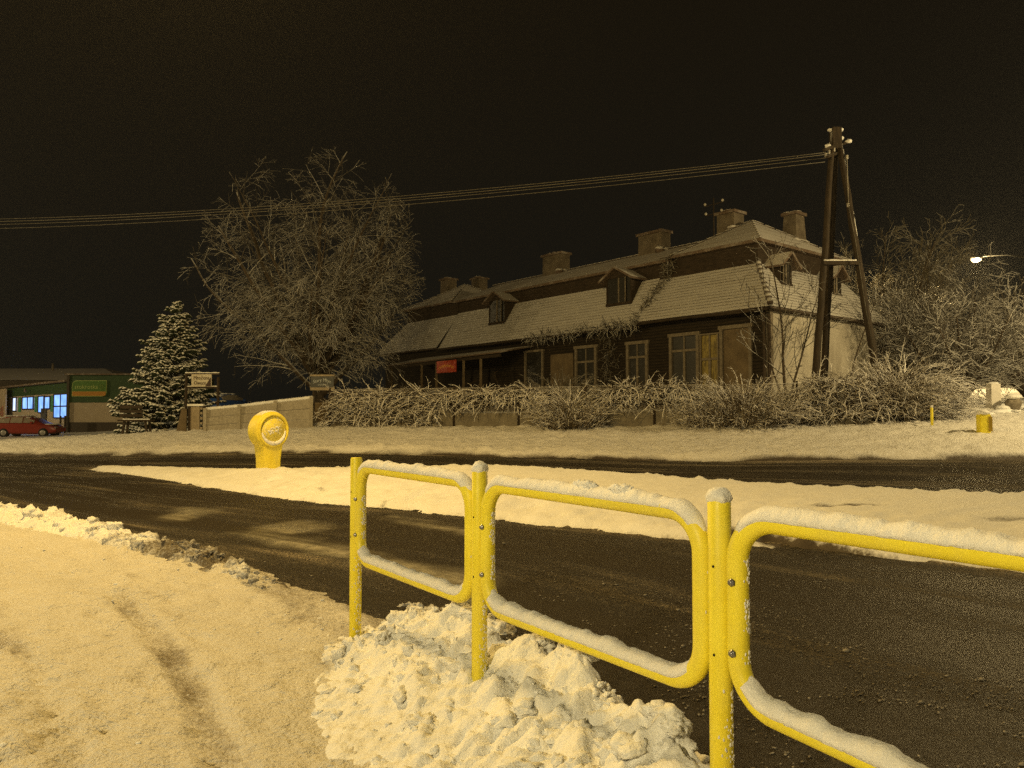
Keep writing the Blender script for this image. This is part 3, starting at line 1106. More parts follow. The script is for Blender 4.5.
def mansard(s0, s1, t_out, zb_in, ze, zbk, zup, apex, hipl, hipr, tb=1.0):
    """lower slopes + break wall + upper roof of one block between s0 and s1 (s0 = right)"""
    e0 = s0 - (.4 if hipr else 0)
    e1 = s1 + (.4 if hipl else 0)
    i0 = s0 + (1.0 if hipr else 0)
    i1 = s1 - (1.0 if hipl else 0)
    # front lower slope
    courses(roof_lo, H(e1, -t_out, ze), H(e0, -t_out, ze), H(i0, tb, zbk), H(i1, tb, zbk), 15)
    courses(roof_lo, H(e0, W + t_out, ze), H(e1, W + t_out, ze), H(i1, W - tb, zbk), H(i0, W - tb, zbk), 6)
    if hipr:
        courses(roof_lo, H(e0, -t_out, ze), H(e0, W + t_out, ze), H(i0, W - tb, zbk), H(i0, tb, zbk), 15)
    if hipl:
        courses(roof_lo, H(e1, W + t_out, ze), H(e1, -t_out, ze), H(i1, tb, zbk), H(i1, W - tb, zbk), 8)
    # break wall
    brk.hexa([H(i0, tb, zbk - .3), H(i1, tb, zbk - .3), H(i1, W - tb, zbk - .3), H(i0, W - tb, zbk - .3), H(i0, tb, zup + .05), H(i1, tb, zup + .05), H(i1, W - tb, zup + .05), H(i0, W - tb, zup + .05)])
    # underside board of the eave
    roof_lo.hexa([H(e0, -t_out + .02, ze - .06), H(e1, -t_out + .02, ze - .06), H(e1, W + t_out - .02, ze - .06), H(e0, W + t_out - .02, ze - .06),
                  H(e0, -t_out + .02, ze - .005), H(e1, -t_out + .02, ze - .005), H(e1, W + t_out - .02, ze - .005), H(e0, W + t_out - .02, ze - .005)])


mansard(5.65, 20.2, .38, 0, 5.0, 7.08, 7.75, None, False, False)
mansard(0, 5.65, .48, 0, 5.12, 7.0, 7.85, None, False, True, .97)
mansard(20.2, L, .48, 0, 5.05, 7.0, 7.8, None, True, False, .97)
# upper roofs
def up_plane(pts, n=5):
    if len(pts) == 4:
        courses(roof_up, *pts, n, .8, .012, .006)
    else:
        a, b, c = pts
        courses(roof_up, a, b, c, c, n, .8, .012, .006)


e = .72
up_plane([H(20.4, e, 7.75), H(5.0, e, 7.75), H(5.0, 4, 9.03), H(20.4, 4, 9.03)], 5)
up_plane([H(5.0, W - e, 7.75), H(20.4, W - e, 7.75), H(20.4, 4, 9.03), H(5.0, 4, 9.03)], 3)
for s0, s1, ap, z in ((.72, 4.9, (3.0, 3.7, 9.42), 7.85), (20.5, 25.9, (23.3, 3.7, 9.4), 7.8)):
    A = H(*ap)
    c = [H(s0, e, z), H(s1, e, z), H(s1, W - e, z), H(s0, W - e, z)]
    for k in range(4):
        a, b = c[(k + 1) % 4], c[k]
        up_plane([a, b, A])
    roof_up.hexa([q - UP * .10 for q in c] + [q + UP * .0 for q in c])
roof_up.hexa([H(5.0, e, 7.65), H(20.4, e, 7.65), H(20.4, W - e, 7.65), H(5.0, W - e, 7.65), H(5.0, e, 7.75), H(20.4, e, 7.75), H(20.4, W - e, 7.75), H(5.0, W - e, 7.75)])
bw = brk.build('upper_wall', M['darkwood'], house)
rl = roof_lo.build('roof', M['tile'], house)
ru = roof_up.build('roof', M['tile_top'], house)
rl['label'] = 'steep lower tiled roof slopes'
ru['label'] = 'shallow upper roof with more snow'
# ridge and hip tiles
mb = MB()
def hipline(p, q, n, r=.09):
    for k in range(n):
        a, b = p.lerp(q, k / n), p.lerp(q, (k + .85) / n)
        mb.tube([a + UP * .02, b + UP * .02], [r * random.uniform(.9, 1.1), r * .8], 6)
def hip(*p):
    global mb
    mb = MB()
    hipline(*p)
    mb.build('ridge_tiles', M['tile'], house)


hip(H(-.4, -.48, 5.2), H(1.0, .97, 7.05), 9, .11)
for s0, s1, ap, z in ((.72, 4.9, (3.0, 3.7, 9.42), 7.85), (20.5, 25.9, (23.3, 3.7, 9.4), 7.8)):
    for c in ((s0, e), (s1, e), (s0, W - e)):
        hip(H(c[0], c[1], z), H(*ap), 9, .05)
hip(H(5.2, 4, 9.05), H(21, 4, 9.05), 40, .05)


def chimney(s, t, ls, lt, zb, ztop, taper=1.0):
    mb = MB()
    k = taper
    q = [(-ls, -lt), (ls, -lt), (ls, lt), (-ls, lt)]
    lo = [H(s + a * k, t + b * k, zb) for a, b in q]
    hi = [H(s + a, t + b, ztop) for a, b in q]
    mb.hexa(lo + hi)
    c = mb.build('chimney', M['chim'], house)
    mb = MB()
    mb.box(H(s, t, ztop + .06), (ls + .09, lt + .09, .06), (HA, HB, UP))
    mb.build('cap', M['tile_top'], c)
    mb = MB()
    for k in range(7):
        mb.blob(H(s + random.uniform(-1, 1) * ls * .6, t + lt * random.uniform(-.8, .8), ztop + .12), .16, 2, .3, 1.5, (1.6, 1.6, .35))
    mb.build('snow_cap', M['tile_top'], c)
    mb = MB()
    for k in range(3):
        mb.blob(H(s - ls * .9, t - lt * 1.1 * (k - 1), zb + .3), .2, 2, .3, 1.5, (1.2, 1.2, .9))
    mb.build('snow_drift', M['tile_top'], c)


chimney(8.5, 4.0, .70, .32, 8.7, 9.84, 1.03)
chimney(15.35, 4.0, .72, .32, 8.7, 9.93, 1.03)
chimney(4.0, 3.6, .42, .36, 8.8, 9.82, 1.02)
chimney(2.3, 5.7, .28, .32, 8.3, 9.78, 1.28)
chimney(25.0, 3.6, .40, .34, 8.6, 9.85, 1.02)
chimney(24.4, 5.6, .40, .34, 8.4, 10.05, 1.02)


def opening(s0, s1, z0, z1, fill, transom=None, mull=True, fw=.13, depth=.05, wall='front', name='window'):
    """framed opening on the front (along s) or the gable (along t)"""
    P = (lambda a, o, z: H(a, -o, z)) if wall == 'front' else (lambda a, o, z: H(-.02 - o, a, z))
    ax = (HA, HB, UP) if wall == 'front' else (HB, HA, UP)
    mb = MB()
    sm = (s0 + s1) / 2
    o = .045
    mb.box(P(s0 + fw / 2, o, (z0 + z1) / 2), (fw / 2, .045, (z1 - z0) / 2), ax)
    mb.box(P(s1 - fw / 2, o, (z0 + z1) / 2), (fw / 2, .045, (z1 - z0) / 2), ax)
    mb.box(P(sm, o + .004, z1 + fw / 2 + .001), ((s1 - s0) / 2 + .05, .055, fw / 2), ax)
    mb.box(P(sm, o + .012, z0 - .05), ((s1 - s0) / 2 + .06, .07, .048), ax)
    if transom:
        zt2 = z1 - (z1 - z0) * transom
        mb.box(P(sm, .03, zt2), ((s1 - s0) / 2 - fw - .002, .03, .045), ax)
    if mull:
        top = zt2 - .047 if transom else z1 - .002
        mb.box(P(sm, .028, (z0 + top) / 2), (.05, .028, (top - z0) / 2), ax)
        if transom:
            mb.box(P(sm, .026, (zt2 + .047 + z1) / 2), (.025, .026, (z1 - zt2 - .05) / 2), ax)
    w = mb.build(name, M['frame'], house)
    mb = MB()
    mb.box(P(sm, .006, (z0 + z1) / 2), ((s1 - s0) / 2 - fw - .003, .004, (z1 - z0) / 2 - .003), ax)
    mb.build('pane' if fill is M['glass'] else 'boarding', fill, w)
    return w


opening(2.92, 4.35, 2.55, 4.42, M['glass'], .30)
opening(.62, 1.98, 2.2, 4.52, M['boardup'], None, False, name='boarded_window')
opening(5.45, 6.62, 2.5, 4.27, M['glass'], .3)
opening(8.35, 9.7, 2.5, 4.3, M['glass'], .33)
opening(11.85, 13.2, 2.5, 4.35, M['glass'], None, False, fw=.1)
opening(2.03, 2.87, 2.4, 4.38, M['poster'], .46, True, fw=.05)
mb = MB()
mb.box(H(10.6, -.02, 3.1), (.75, .02, 1.05), (HA, HB, UP))
mb.build('shutter', M['boardup'], house)
mb = MB()
mb.bar(H(-.06, -.03, 4.9), H(-.06, -.03, 1.2), .09, .09)
mb.bar(H(.03, -.22, 4.95), H(.03, -.22, 1.2), .08, .08)
mb.build('downpipe', M['darkwood'], house)


def dormer(s, t, along, z0, z1, w, name='dormer'):
    """small gabled roof window; along = 'front' or 'side'"""
    if along == 'front':
        ax, ou = HA, -HB
        base = H(s, t, 0)
    else:
        ax, ou = HB, -HA
        base = H(s, t, 0)
    f = lambda u, o, z: base + ax * u + ou * o + UP * z
    hw = w / 2
    ze = z1 - .38
    mb = MB()
    dp = 1.3
    for u in (-hw, hw - .06):
        mb.hexa([f(u, 0, z0), f(u + .06, 0, z0), f(u + .06, -dp, z0), f(u, -dp, z0), f(u, 0, ze), f(u + .06, 0, ze), f(u + .06, -dp, ze), f(u, -dp, ze)])
    mb.add([f(-hw, .0, ze), f(hw, .0, ze), f(0, 0, z1 - .05)], [(0, 1, 2)])
    mb.bar(f(-hw, .02, z0 + .06), f(hw, .02, z0 + .06), .06, .12)
    d = mb.build(name, M['darkwood'], house)
    mb = MB()
    mb.box(f(0, -.05, (z0 + ze) / 2), (hw - .062, .02, (ze - z0) / 2 - .002), (ax, ou, UP))
    mb.build('pane', M['glass'], d)
    mb = MB()
    mb.bar(f(0, .0, z0 + .1), f(0, .0, ze), .06, .06)
    mb.bar(f(-hw * .5, -.005, z0 + .1), f(-hw * .5, -.005, ze), .18, .03)
    mb.build('window_bar', M['frame'], d)
    mb = MB()
    for sg in (-1, 1):
        a, b = f(sg * (hw + .22), .28, ze - .16), f(0, .28, z1)
        c, e2 = f(0, -dp, z1), f(sg * (hw + .22), -dp, ze - .16)
        pts = [a, b, c, e2] if sg < 0 else [b, a, e2, c]
        n = (pts[1] - pts[0]).cross(pts[3] - pts[0]).normalized()
        if n.z < 0:
            n = -n
        mb.hexa([q + n * .0 for q in pts] + [q + n * .09 for q in pts])
    mb.build('dormer_roof', M['tile_top'], d)


dormer(15.8, .28, 'front', 6.0, 7.62, 1.35)
dormer(7.35, .28, 'front', 6.05, 7.62, 1.45)
dormer(.42, 1.9, 'side', 6.15, 7.35, .8)
dormer(.42, 5.6, 'side', 6.1, 7.3, .8)

for s0_, s1_, z in ((5.65, 20.2, 4.93), (-.4, 5.6, 5.04)):
    mb = MB()
    mb.tube([H(s_, -.52, z - .02 * math.sin(s_ * 1.3)) for s_ in np.linspace(s0_, s1_, 24)], .055, 8)
    mb.build('gutter', M['darkwood'], house)
# porch
porch_s0, porch_s1 = 12.6, 22.8
mb = MB()
pts = [H(porch_s1, -2.1, 4.08), H(porch_s0, -2.1, 4.22), H(porch_s0, .0, 4.62), H(porch_s1, .0, 4.55)]
n = (pts[1] - pts[0]).cross(pts[3] - pts[0]).normalized()
n = n if n.z > 0 else -n
mb.hexa(pts + [q + n * .07 for q in pts])
porch = mb.build('porch_roof', M['tile_top'], house)
for s in (22.5, 19.4, 18.0, 15.6, 14.2):
    mb = MB()
    mb.bar(H(s, -1.95, .8), H(s, -1.95, 4.05), .12, .12)
    mb.build('porch_post', M['boardup'], porch)
mb = MB()
mb.bar(H(porch_s1 - .1, -1.95, 4.0), H(porch_s0 + .1, -1.95, 4.12), .1, .14)
mb.build('beam', M['darkwood'], porch)
# roof mast with insulators
mb = MB()
mb.tube([H(6.0, 5.2, 8.2), H(6.0, 5.2, 11.3)], .03, 6)
mb.bar(H(6.5, 5.2, 11.0), H(5.5, 5.2, 11.0), .035, .035)
mb.bar(H(6.45, 5.2, 10.55), H(5.55, 5.2, 10.55), .035, .035)
mast = mb.build('roof_mast', M['darkwood'], house)
for ss, z in ((6.48, 11.06), (5.52, 11.06), (6.43, 10.61), (5.57, 10.61)):
    mb = MB()
    mb.blob(H(ss, 5.2, z + .03), .06, 2, .05, 1, (1, 1, 1.2))
    mb.build('insulator', M['plaster'], mast)


# ------------------------------------------------------------------ lettering
def text_mesh(s, size):
    cu = bpy.data.curves.new('t', 'FONT')
    cu.body = s
    cu.size = size
    cu.align_x = 'CENTER'
    cu.align_y = 'CENTER'
    cu.extrude = .004
    cu.resolution_u = 3
    ob = bpy.data.objects.new('t', cu)
    COL.objects.link(ob)
    dg = bpy.context.evaluated_depsgraph_get()
    me = bpy.data.meshes.new_from_object(ob.evaluated_get(dg))
    bpy.data.objects.remove(ob)
    return me


def lettering(s, size, origin, ax, up, mat, parent, arch=0.0, name='lettering', sx=1.0):
    me = text_mesh(s, size)
    out = ax.cross(up)
    w = max(abs(v.co.x) for v in me.vertices) or 1
    for v in me.vertices:
        x, y, z = v.co
        yy = y - arch * (x / w) ** 2
        v.co = origin + ax * x * sx + up * yy + out * z
    me.materials.clear()
    me.materials.append(mat)
    return link(name, me, parent)


M['red'] = mat_plain('red_sign', (.42, .05, .02), (.50, .07, .03), 5, .5, .4)
M['orange'] = mat_plain('orange_letters', (.75, .36, .05), None, rough=.5)
sgn = thing('sign', 'small red sign with arched orange lettering hanging from the porch roof', 'sign', H(16.8, -2.15, 3.7))
mb = MB()
mb.box(H(16.8, -2.16, 3.78), (.85, .02, .30), (HA, HB, UP))
mb.build('board', M['red'], sgn)
lettering('Antykwariat', .26, H(16.8, -2.184, 3.84), -HA, UP, M['orange'], sgn, .13, sx=1.05)
mb = MB()
mb.bar(H(16.1, -2.12, 4.05), H(16.1, -2.12, 4.2), .02, .02)
mb.build('hanger', M['darkwood'], sgn)
mb = MB()
mb.bar(H(17.5, -2.12, 4.05), H(17.5, -2.12, 4.16), .02, .02)
mb.build('hanger', M['darkwood'], sgn)


# ------------------------------------------------------------------ branch growing
def rdir():
    while True:
        v = Vector((random.uniform(-1, 1), random.uniform(-1, 1), random.uniform(-1, 1)))
        if .05 < v.length < 1:
            return v.normalized()


class Tree:
    def __init__(s, cfg):
        s.c = cfg
        s.t = [[] for _ in range(6)]

    def inside(s, p):
        e = s.c.get('env')
        if not e:
            return True
        c, r = e
        v = (p - c).normalized()
        q = 1 + .20 * float(noise3(v.x * 2.3 + 4, v.y * 2.3, v.z * 2.3))
        r = [x * q for x in r]
        return ((p.x - c[0]) / r[0]) ** 2 + ((p.y - c[1]) / r[1]) ** 2 + ((p.z - c[2]) / r[2]) ** 2 < 1

    def grow(s, p, d, L, r, lvl):
        c = s.c
        seg = c['seg'][lvl]
        n = max(2, int(L / seg + .5))
        pts, rad = [p.copy()], [r]
        d = d.normalized()
        tr = c['trop'][lvl]
        wb = c['wob'][lvl]
        dirs = [d.copy()]
        for i in range(n):
            d = (d + rdir() * wb + Vector((0, 0, tr))).normalized()
            p = p + d * (L / n)
            pts.append(p.copy())
            dirs.append(d.copy())
            rad.append(max(c['rmin'], r * (1 - (1 - c['tap']) * (i + 1) / n)))
            if lvl > 0 and not s.inside(p):
                break
        if len(rad) <= n:
            m_ = len(rad) - 1
            rad = [max(c['rmin'], q * (1 - (i / m_) ** 2 * (1 - c['rmin'] * 1.3 / q))) for i, q in enumerate(rad)]
        s.t[lvl].append((pts, rad))
        if lvl + 1 >= c['levels']:
            return
        k = c['dens'][lvl] * L
        cnt = int(k) + (random.random() < k - int(k))
        m = len(pts) - 1
        for i in range(cnt):
            f = c['f0'][lvl] + (1 - c['f0'][lvl]) * (i + random.random()) / max(cnt, 1)
            x = min(f * m, m - 1e-4)
            j = int(x)
            q = pts[j].lerp(pts[j + 1], x - j)
            if not s.inside(q):
                continue
            dd = dirs[j + 1]
            o = rdir()
            o = (o - dd * o.dot(dd))
            if o.length < 1e-3:
                continue
            o.normalize()
            o = (o + Vector((0, 0, c['lift'][lvl]))).normalized()
            a = math.radians(c['ang'][lvl] * random.uniform(.7, 1.3))
            nd = dd * math.cos(a) + o * math.sin(a)
            ln = c['len'][lvl + 1] * random.uniform(.6, 1.25) * (1.1 - .55 * f)
            s.grow(q, nd, ln, max(c['rmin'], rad[j] * c['rr'][lvl]), lvl + 1)

    def build(s, root, mats, split=2, names=('trunk', 'crown')):
        a, b = MB(), MB()
        for l, ts in enumerate(s.t):
            for pts, rad in ts:
                if l < split:
                    a.tube(pts, rad, 8 if l == 0 else 6)
                else:
                    b.tube(pts, rad, 4 if l == split else 3, cap=False)
        if a.v:
            a.build(names[0], mats[0], root)
        if b.v:
            b.build(names[1], mats[1], root)


M['bark'] = mat_cover('snowy_bark', (.035, .026, .018), (.08, .06, .04), .25, .75, ns=10, namp=.6, snow=(.6, .6, .6))
M['twig'] = mat_cover('frosted_twigs', (.045, .038, .03), (.09, .08, .066), -.25, .4, ns=14, namp=.5, snow=(.62, .615, .60))
M['twig_w'] = mat_cover('snow_laden_twigs', (.07, .055, .035), (.14, .11, .07), -.8, -.1, ns=14, namp=.5, snow=(.82, .81, .8))

# large bare tree left of the house
TY = 36.0
tb = Vector((gx(322, TY), TY, 0))
tb.z = tz(tb.x, tb.y)
big = thing('bare_tree', 'large bare tree covered in fine frosted twigs left of the long house', 'tree', tb)
ctr = at(309, 288, TY)
cfg = dict(levels=5, seg=[.5, .5, .32, .22, .14], trop=[.02, .03, -.04, -.08, -.10], wob=[.06, .09, .10, .12, .12], rmin=.008, tap=.25,
           dens=[5.2, 1.45, 2.7, 4.0], f0=[.45, .12, .10, .05], ang=[48, 50, 46, 42], lift=[.1, .1, .0, -.12], len=[3.0, 8.2, 3.3, 1.45, .75], rr=[.5, .42, .42, .5],
           env=(ctr, (5.25, 4.6, 5.9)))
random.seed(4)
T = Tree(cfg)
T.grow(tb - UP * .3, Vector((-.05, 0, 1)), 3.4, .34, 0)
for a in range(6):
    g = a * 1.05 + .4
    T.grow(tb + UP * (1.2 + .3 * a), Vector((math.cos(g) * .8, math.sin(g) * .7, .75)), 8.2, .16, 1)
for a in range(7):
    g = a * .9 + .1
    T.grow(tb + UP * (2.4 + .15 * a), Vector((math.cos(g) * .55, math.sin(g) * .5, 1)), 9.8, .13, 1)
T.grow(tb + UP * 2.6, Vector((.1, 0, 1)), 9.5, .2, 1)
T.grow(tb + UP * 2.0, Vector((-.55, -.1, 1)), 9.5, .18, 1)
T.grow(tb + UP * 2.0, Vector((.6, .0, 1)), 8.5, .17, 1)
T.build(big, (M['bark'], M['twig']))

# small bare tree before the gable
random.seed(8)


def small_tree(px, Y, ht, label, cfgx, stems, mat, split=1):
    b = Vector((gx(px, Y), Y, 0))
    b.z = gz(b.x, b.y) - .1
    r = thing('bare_tree' if ht > 2.5 else 'shrub', label, 'tree' if ht > 2.5 else 'shrub', b)
    T = Tree(cfgx)
    for d, L_, rad in stems:
        T.grow(b, Vector(d), L_, rad, 0)
    T.build(r, (M['bark'], mat), split)
    return r


c2 = dict(levels=4, seg=[.4, .3, .2, .15], trop=[.03, .05, .04, .0], wob=[.09, .14, .18, .2], rmin=.009, tap=.22, dens=[2.1, 2.1, 2.4], f0=[.25, .2, .2], ang=[48, 46, 45], lift=[.2, .15, 0],
          len=[5, 2.2, 1.0, .5], rr=[.45, .5, .6])
small_tree(786, 25.3, 5, 'slim young bare tree in front of the cream gable wall', c2, [((.06, 0, 1), 5.6, .06), ((.25, .05, 1), 4.6, .05), ((-.2, 0, 1), 3.6, .045)], M['twig'])
c3 = dict(c2, dens=[1.6, 1.2, 1.2], len=[4, 1.0, .6, .3])
small_tree(845, 25.6, 4, 'thin straight sapling between the slim tree and the right pole leg', c3, [((.02, 0, 1), 4.4, .035)], M['twig'])

# frosted big bush and trees at the right
M['twig_d'] = mat_cover('dim_frosted_twigs', (.06, .05, .03), (.12, .10, .06), -.2, .4, ns=14, namp=.5, snow=(.36, .35, .33))  # frost colour darkened to paint weaker light on these plants
cb = dict(levels=4, seg=[.45, .32, .22, .16], trop=[.0, .0, -.015, -.03], wob=[.09, .15, .2, .25], rmin=.010, tap=.25, dens=[3.4, 3.4, 4.2], f0=[.12, .1, .08], ang=[44, 44, 44], lift=[.1, .1, .0],
          len=[5, 2.3, 1.05, .5], rr=[.4, .5, .6])
random.seed(15)


def fan(n, spread, L_, rad, up=1.0, dx=0):
    out = []
    for i in range(n):
        g = 2 * math.pi * (i + random.random() * .6) / n
        k = spread * random.uniform(.35, 1)
        out.append(((math.cos(g) * k + dx, math.sin(g) * k, up), L_ * random.uniform(.75, 1.1), rad * random.uniform(.7, 1)))
    return out


cb_e = dict(cb)
small_tree(958, 30, 6, 'broad frosted multi-stemmed tree in front of the lit street lamp', cb, fan(13, 1.05, 5.0, .07), M['twig'])
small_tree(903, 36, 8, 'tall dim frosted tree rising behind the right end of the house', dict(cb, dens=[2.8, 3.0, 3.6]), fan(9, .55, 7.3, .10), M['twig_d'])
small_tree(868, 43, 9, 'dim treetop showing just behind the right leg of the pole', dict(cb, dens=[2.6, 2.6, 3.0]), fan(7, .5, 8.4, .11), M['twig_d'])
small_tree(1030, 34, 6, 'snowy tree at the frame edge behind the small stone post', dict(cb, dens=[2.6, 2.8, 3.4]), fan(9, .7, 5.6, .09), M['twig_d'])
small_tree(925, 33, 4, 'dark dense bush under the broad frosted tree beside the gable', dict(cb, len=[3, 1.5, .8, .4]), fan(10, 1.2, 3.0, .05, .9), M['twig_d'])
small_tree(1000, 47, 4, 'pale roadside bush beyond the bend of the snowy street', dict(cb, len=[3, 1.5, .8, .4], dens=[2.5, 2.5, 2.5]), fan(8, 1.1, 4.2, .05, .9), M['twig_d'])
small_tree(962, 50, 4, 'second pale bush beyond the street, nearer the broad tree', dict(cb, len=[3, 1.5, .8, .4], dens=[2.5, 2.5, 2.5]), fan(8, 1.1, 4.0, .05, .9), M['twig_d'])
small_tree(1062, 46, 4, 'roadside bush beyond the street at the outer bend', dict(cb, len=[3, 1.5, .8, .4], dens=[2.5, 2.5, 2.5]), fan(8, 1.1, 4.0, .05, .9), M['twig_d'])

# ------------------------------------------------------------------ spruce
random.seed(23)
SY = 31.0
sb = Vector((gx(168, SY), SY, 0))
sb.z = gz(sb.x, sb.y)
spr = thing('spruce_tree', 'snow laden spruce beside the green shop', 'tree', sb)
hgt = at(178, 304, SY).z - sb.z
mb = MB()
mb.tube([sb - UP * .2, sb + Vector((.1, 0, hgt * .5)), sb + Vector((.28, 0, hgt))], [.12, .07, .012], 8)
mb.build('trunk', M['bark'], spr)
M['needle'] = mat_cover('snowy_spruce_needles', (.010, .018, .008), (.03, .042, .018), .12, .6, ns=9, namp=1.1, snow=(.80, .80, .78))
mb = MB()
zz = .25
while zz < hgt - .05:
    f = zz / hgt
    R = 2.2 * (1 - f) ** .80 * random.uniform(.85, 1.1) + .06
    if f < .12:
        R *= .8
    nb = max(6, int(17 * (1 - f) + 6))
    for k in range(nb):
        g = 2 * math.pi * (k + random.random()) / nb
        o = Vector((math.cos(g), math.sin(g), 0))
        rr = R * random.uniform(.6, 1.12)
        base = sb + Vector((.28 * f, 0, max(.2, zz + random.uniform(-.16, .16))))
        m = max(4, int(rr / .13))
        rise = .35 - .75 * (1 - f)
        pts = []
        for i in range(m + 1):
            u = i / m
            pts.append(base + o * rr * u + UP * (rr * (rise * u * .55 + .22 * u * u - .10 * u)) + rdir() * .02)
        mb.tube(pts, [.022 * (1 - .6 * i / m) for i in range(m + 1)], 3, cap=False)
        sd_ = Vector((-o.y, o.x, 0))
        for i in range(1, m + 1):
            u = i / m
            if u < .2:
                continue
            for sg in (-1, 1):
                ln = (.30 * (1 - .55 * u) + .06) * random.uniform(.6, 1.15) * min(1, rr / .8 + .3)
                q = pts[i]
                d = (o * .75 + sd_ * sg * .9 + UP * random.uniform(-.55, .12)).normalized()
                e1 = q + d * ln * .55 - UP * .01
                e2 = q + d * ln - UP * .05 * ln
                mb.tube([q, e1, e2], [.03, random.uniform(.045, .075), .016], 5, cap=False)
        mb.tube([pts[-2], pts[-1], pts[-1] + o * .1], [.03, .036, .01], 5, cap=False)
    zz += .135 + .05 * random.random()
mb.tube([sb + Vector((.27, 0, hgt - .15)), sb + Vector((.28, 0, hgt + .12))], [.04, .01], 5)
mb.build('crown', M['needle'], spr)

# ------------------------------------------------------------------ garden fence with vines
fence_px = [(330, 25.0), (420, 24.5), (500, 24.0), (600, 23.5), (700, 23.0), (790, 22.7), (872, 22.3)]
FL = catmull([(gx(p, y), y) for p, y in fence_px], 10)
fd = np.r_[0, np.cumsum(np.hypot(*np.diff(FL, axis=0).T))]
FLEN = fd[-1]


def fpt(s):
    x, y = float(np.interp(s, fd, FL[:, 0])), float(np.interp(s, fd, FL[:, 1]))
    return Vector((x, y, gz(x, y)))


def s_of(px):
    best = min(range(len(FL)), key=lambda i: abs(FL[i, 0] / FL[i, 1] * F + CX - px))
    return float(fd[best])


FH = 1.2
M['wire'] = mat_cover('rusty_wire', (.10, .08, .05), (.16, .13, .09), .3, .7, ns=20, namp=.5)
M['conc'] = mat_plain('fence_concrete', (.13, .115, .09), (.22, .20, .16), 3, .9, .2, 0, .5, 22)
fence = thing('wire_fence', 'wire mesh garden fence on a low concrete base before the house', 'fence', fpt(FLEN / 2))
npost = 9
for i in range(npost):
    q = fpt(FLEN * i / (npost - 1))
    mb = MB()
    mb.tube([q - UP * .2, q + UP * (FH + .06)], .035, 8)
    mb.build('post', M['darkwood'], fence)
for i in range(npost - 1):
    mb = MB()
    a, b = fpt(FLEN * i / (npost - 1) + .04), fpt(FLEN * (i + 1) / (npost - 1) - .04)
    mb.hexa([Vector((p.x, p.y + o, p.z + z)) for z, lst in ((-.2, 0), (.42, 0)) for p, o in ((a, -.04), (b, -.04), (b, .04), (a, .04))])
    mb.build('base_panel', M['conc'], fence)
    mb = MB()
    m = 26
    for k in range(-14, m):
        for dr in (1, -1):
            p0, p1 = [], []
            n = 2
            f0 = k / m if dr > 0 else (k + 14) / m
            f1 = (k + 14) / m if dr > 0 else k / m
            ff = np.linspace(f0, f1, 15)
            zz = np.linspace(.44, FH, 15)
            ok = (ff >= 0) & (ff <= 1)
            if ok.sum() < 2:
                continue
            pts = [a.lerp(b, float(u)) + UP * float(z) for u, z in zip(ff[ok], zz[ok])]
            mb.tube([pts[0], pts[-1]], .005, 3, cap=False)
    mb.tube([a + UP * FH, b + UP * FH], .012, 4)
    mb.build('wire_mesh', M['wire'], fence)

M['bare'] = mat_plain('bare_vine_bark', (.03, .022, .014), (.07, .05, .03), 20, .9, .1)
random.seed(31)


def tangle(name, label, cat, s0, s1, n, z0, z1, depth, length, droop, lvl_up, rad=(.010, .019), front=-.04, mat='twig_w', topbias=0.0, bare=.7):
    """snow-laden stems over bare ones: each starts somewhere in the band and arches over"""
    q = fpt((s0 + s1) / 2)
    root = thing(name, label, cat, q)
    for part, cnt in (('snowy_stems', n), ('bare_stems', int(n * bare))):
        snowy = part == 'snowy_stems'
        mb = MB()
        for i in range(cnt):
            s = random.uniform(s0, s1)
            p = fpt(s) + Vector((0, (front if snowy else .04) + random.uniform(-depth, depth), 0))
            edge = min(1, min(s - s0, s1 - s) / max(.3, (s1 - s0) * .15))
            p.z += z0 + (z1 - z0) * (random.random() ** (1 - topbias)) * (.55 + .45 * edge)
            d = Vector((random.uniform(-1, 1), random.uniform(-.7, .4), random.uniform(-.3, 1) * lvl_up)).normalized()
            L_ = length * random.uniform(.4, 1.4)
            m = max(4, int(L_ / .08))
            curl = rdir() * .12
            pts = [p.copy()]
            for k in range(m):
                d = (d + rdir() * .17 + curl + Vector((0, 0, -droop))).normalized()
                p = p + d * (L_ / m)
                if p.z < q.z - .3:
                    p.z = q.z - .3
                pts.append(p.copy())
            r0 = random.uniform(*rad) * (1 if snowy else .5)
            mb.tube(pts, [r0 * (1.1 - .85 * k / m) * random.uniform(.8, 1.25) for k in range(m + 1)], 5, cap=False)
            for k in range(1, m):
                if random.random() < .7:
                    e = pts[k] + ((pts[k] - pts[k - 1]).normalized() * .8 + rdir() * .8).normalized() * random.uniform(.05, .2)
                    mb.tube([pts[k], e], [r0 * .6, r0 * .22], 4, cap=False)
        mb.build(part, M[mat] if snowy else M['bare'], root)
    return root


def tg(px0, px1, *a, **k):
    return (s_of(px0), s_of(px1)) + a


tangle('vine', 'dense snowy vine thicket covering the left end of the wire fence', 'vine', s_of(330), s_of(438), 760, .05, 1.1, .15, .62, .11, .4, topbias=.25)
tangle('vine', 'snowy vines draped over the fence top before the porch', 'vine', s_of(436), s_of(545), 420, .6, 1.13, .13, .62, .16, .45, topbias=.35)
tangle('vine', 'snowy vines draped over the fence top under the middle windows', 'vine', s_of(598), s_of(695), 420, .66, 1.16, .13, .62, .16, .5, topbias=.35)
tangle('vine', 'snowy vine tangle on the fence between the pole legs', 'vine', s_of(795), s_of(872), 470, .15, 1.24, .17, .7, .12, .6, topbias=.35)
tangle('vine', 'thin straggling vine stems hanging low on the fence before the gable', 'vine', s_of(790), s_of(868), 60, .05, .7, .1, .8, .06, .7)


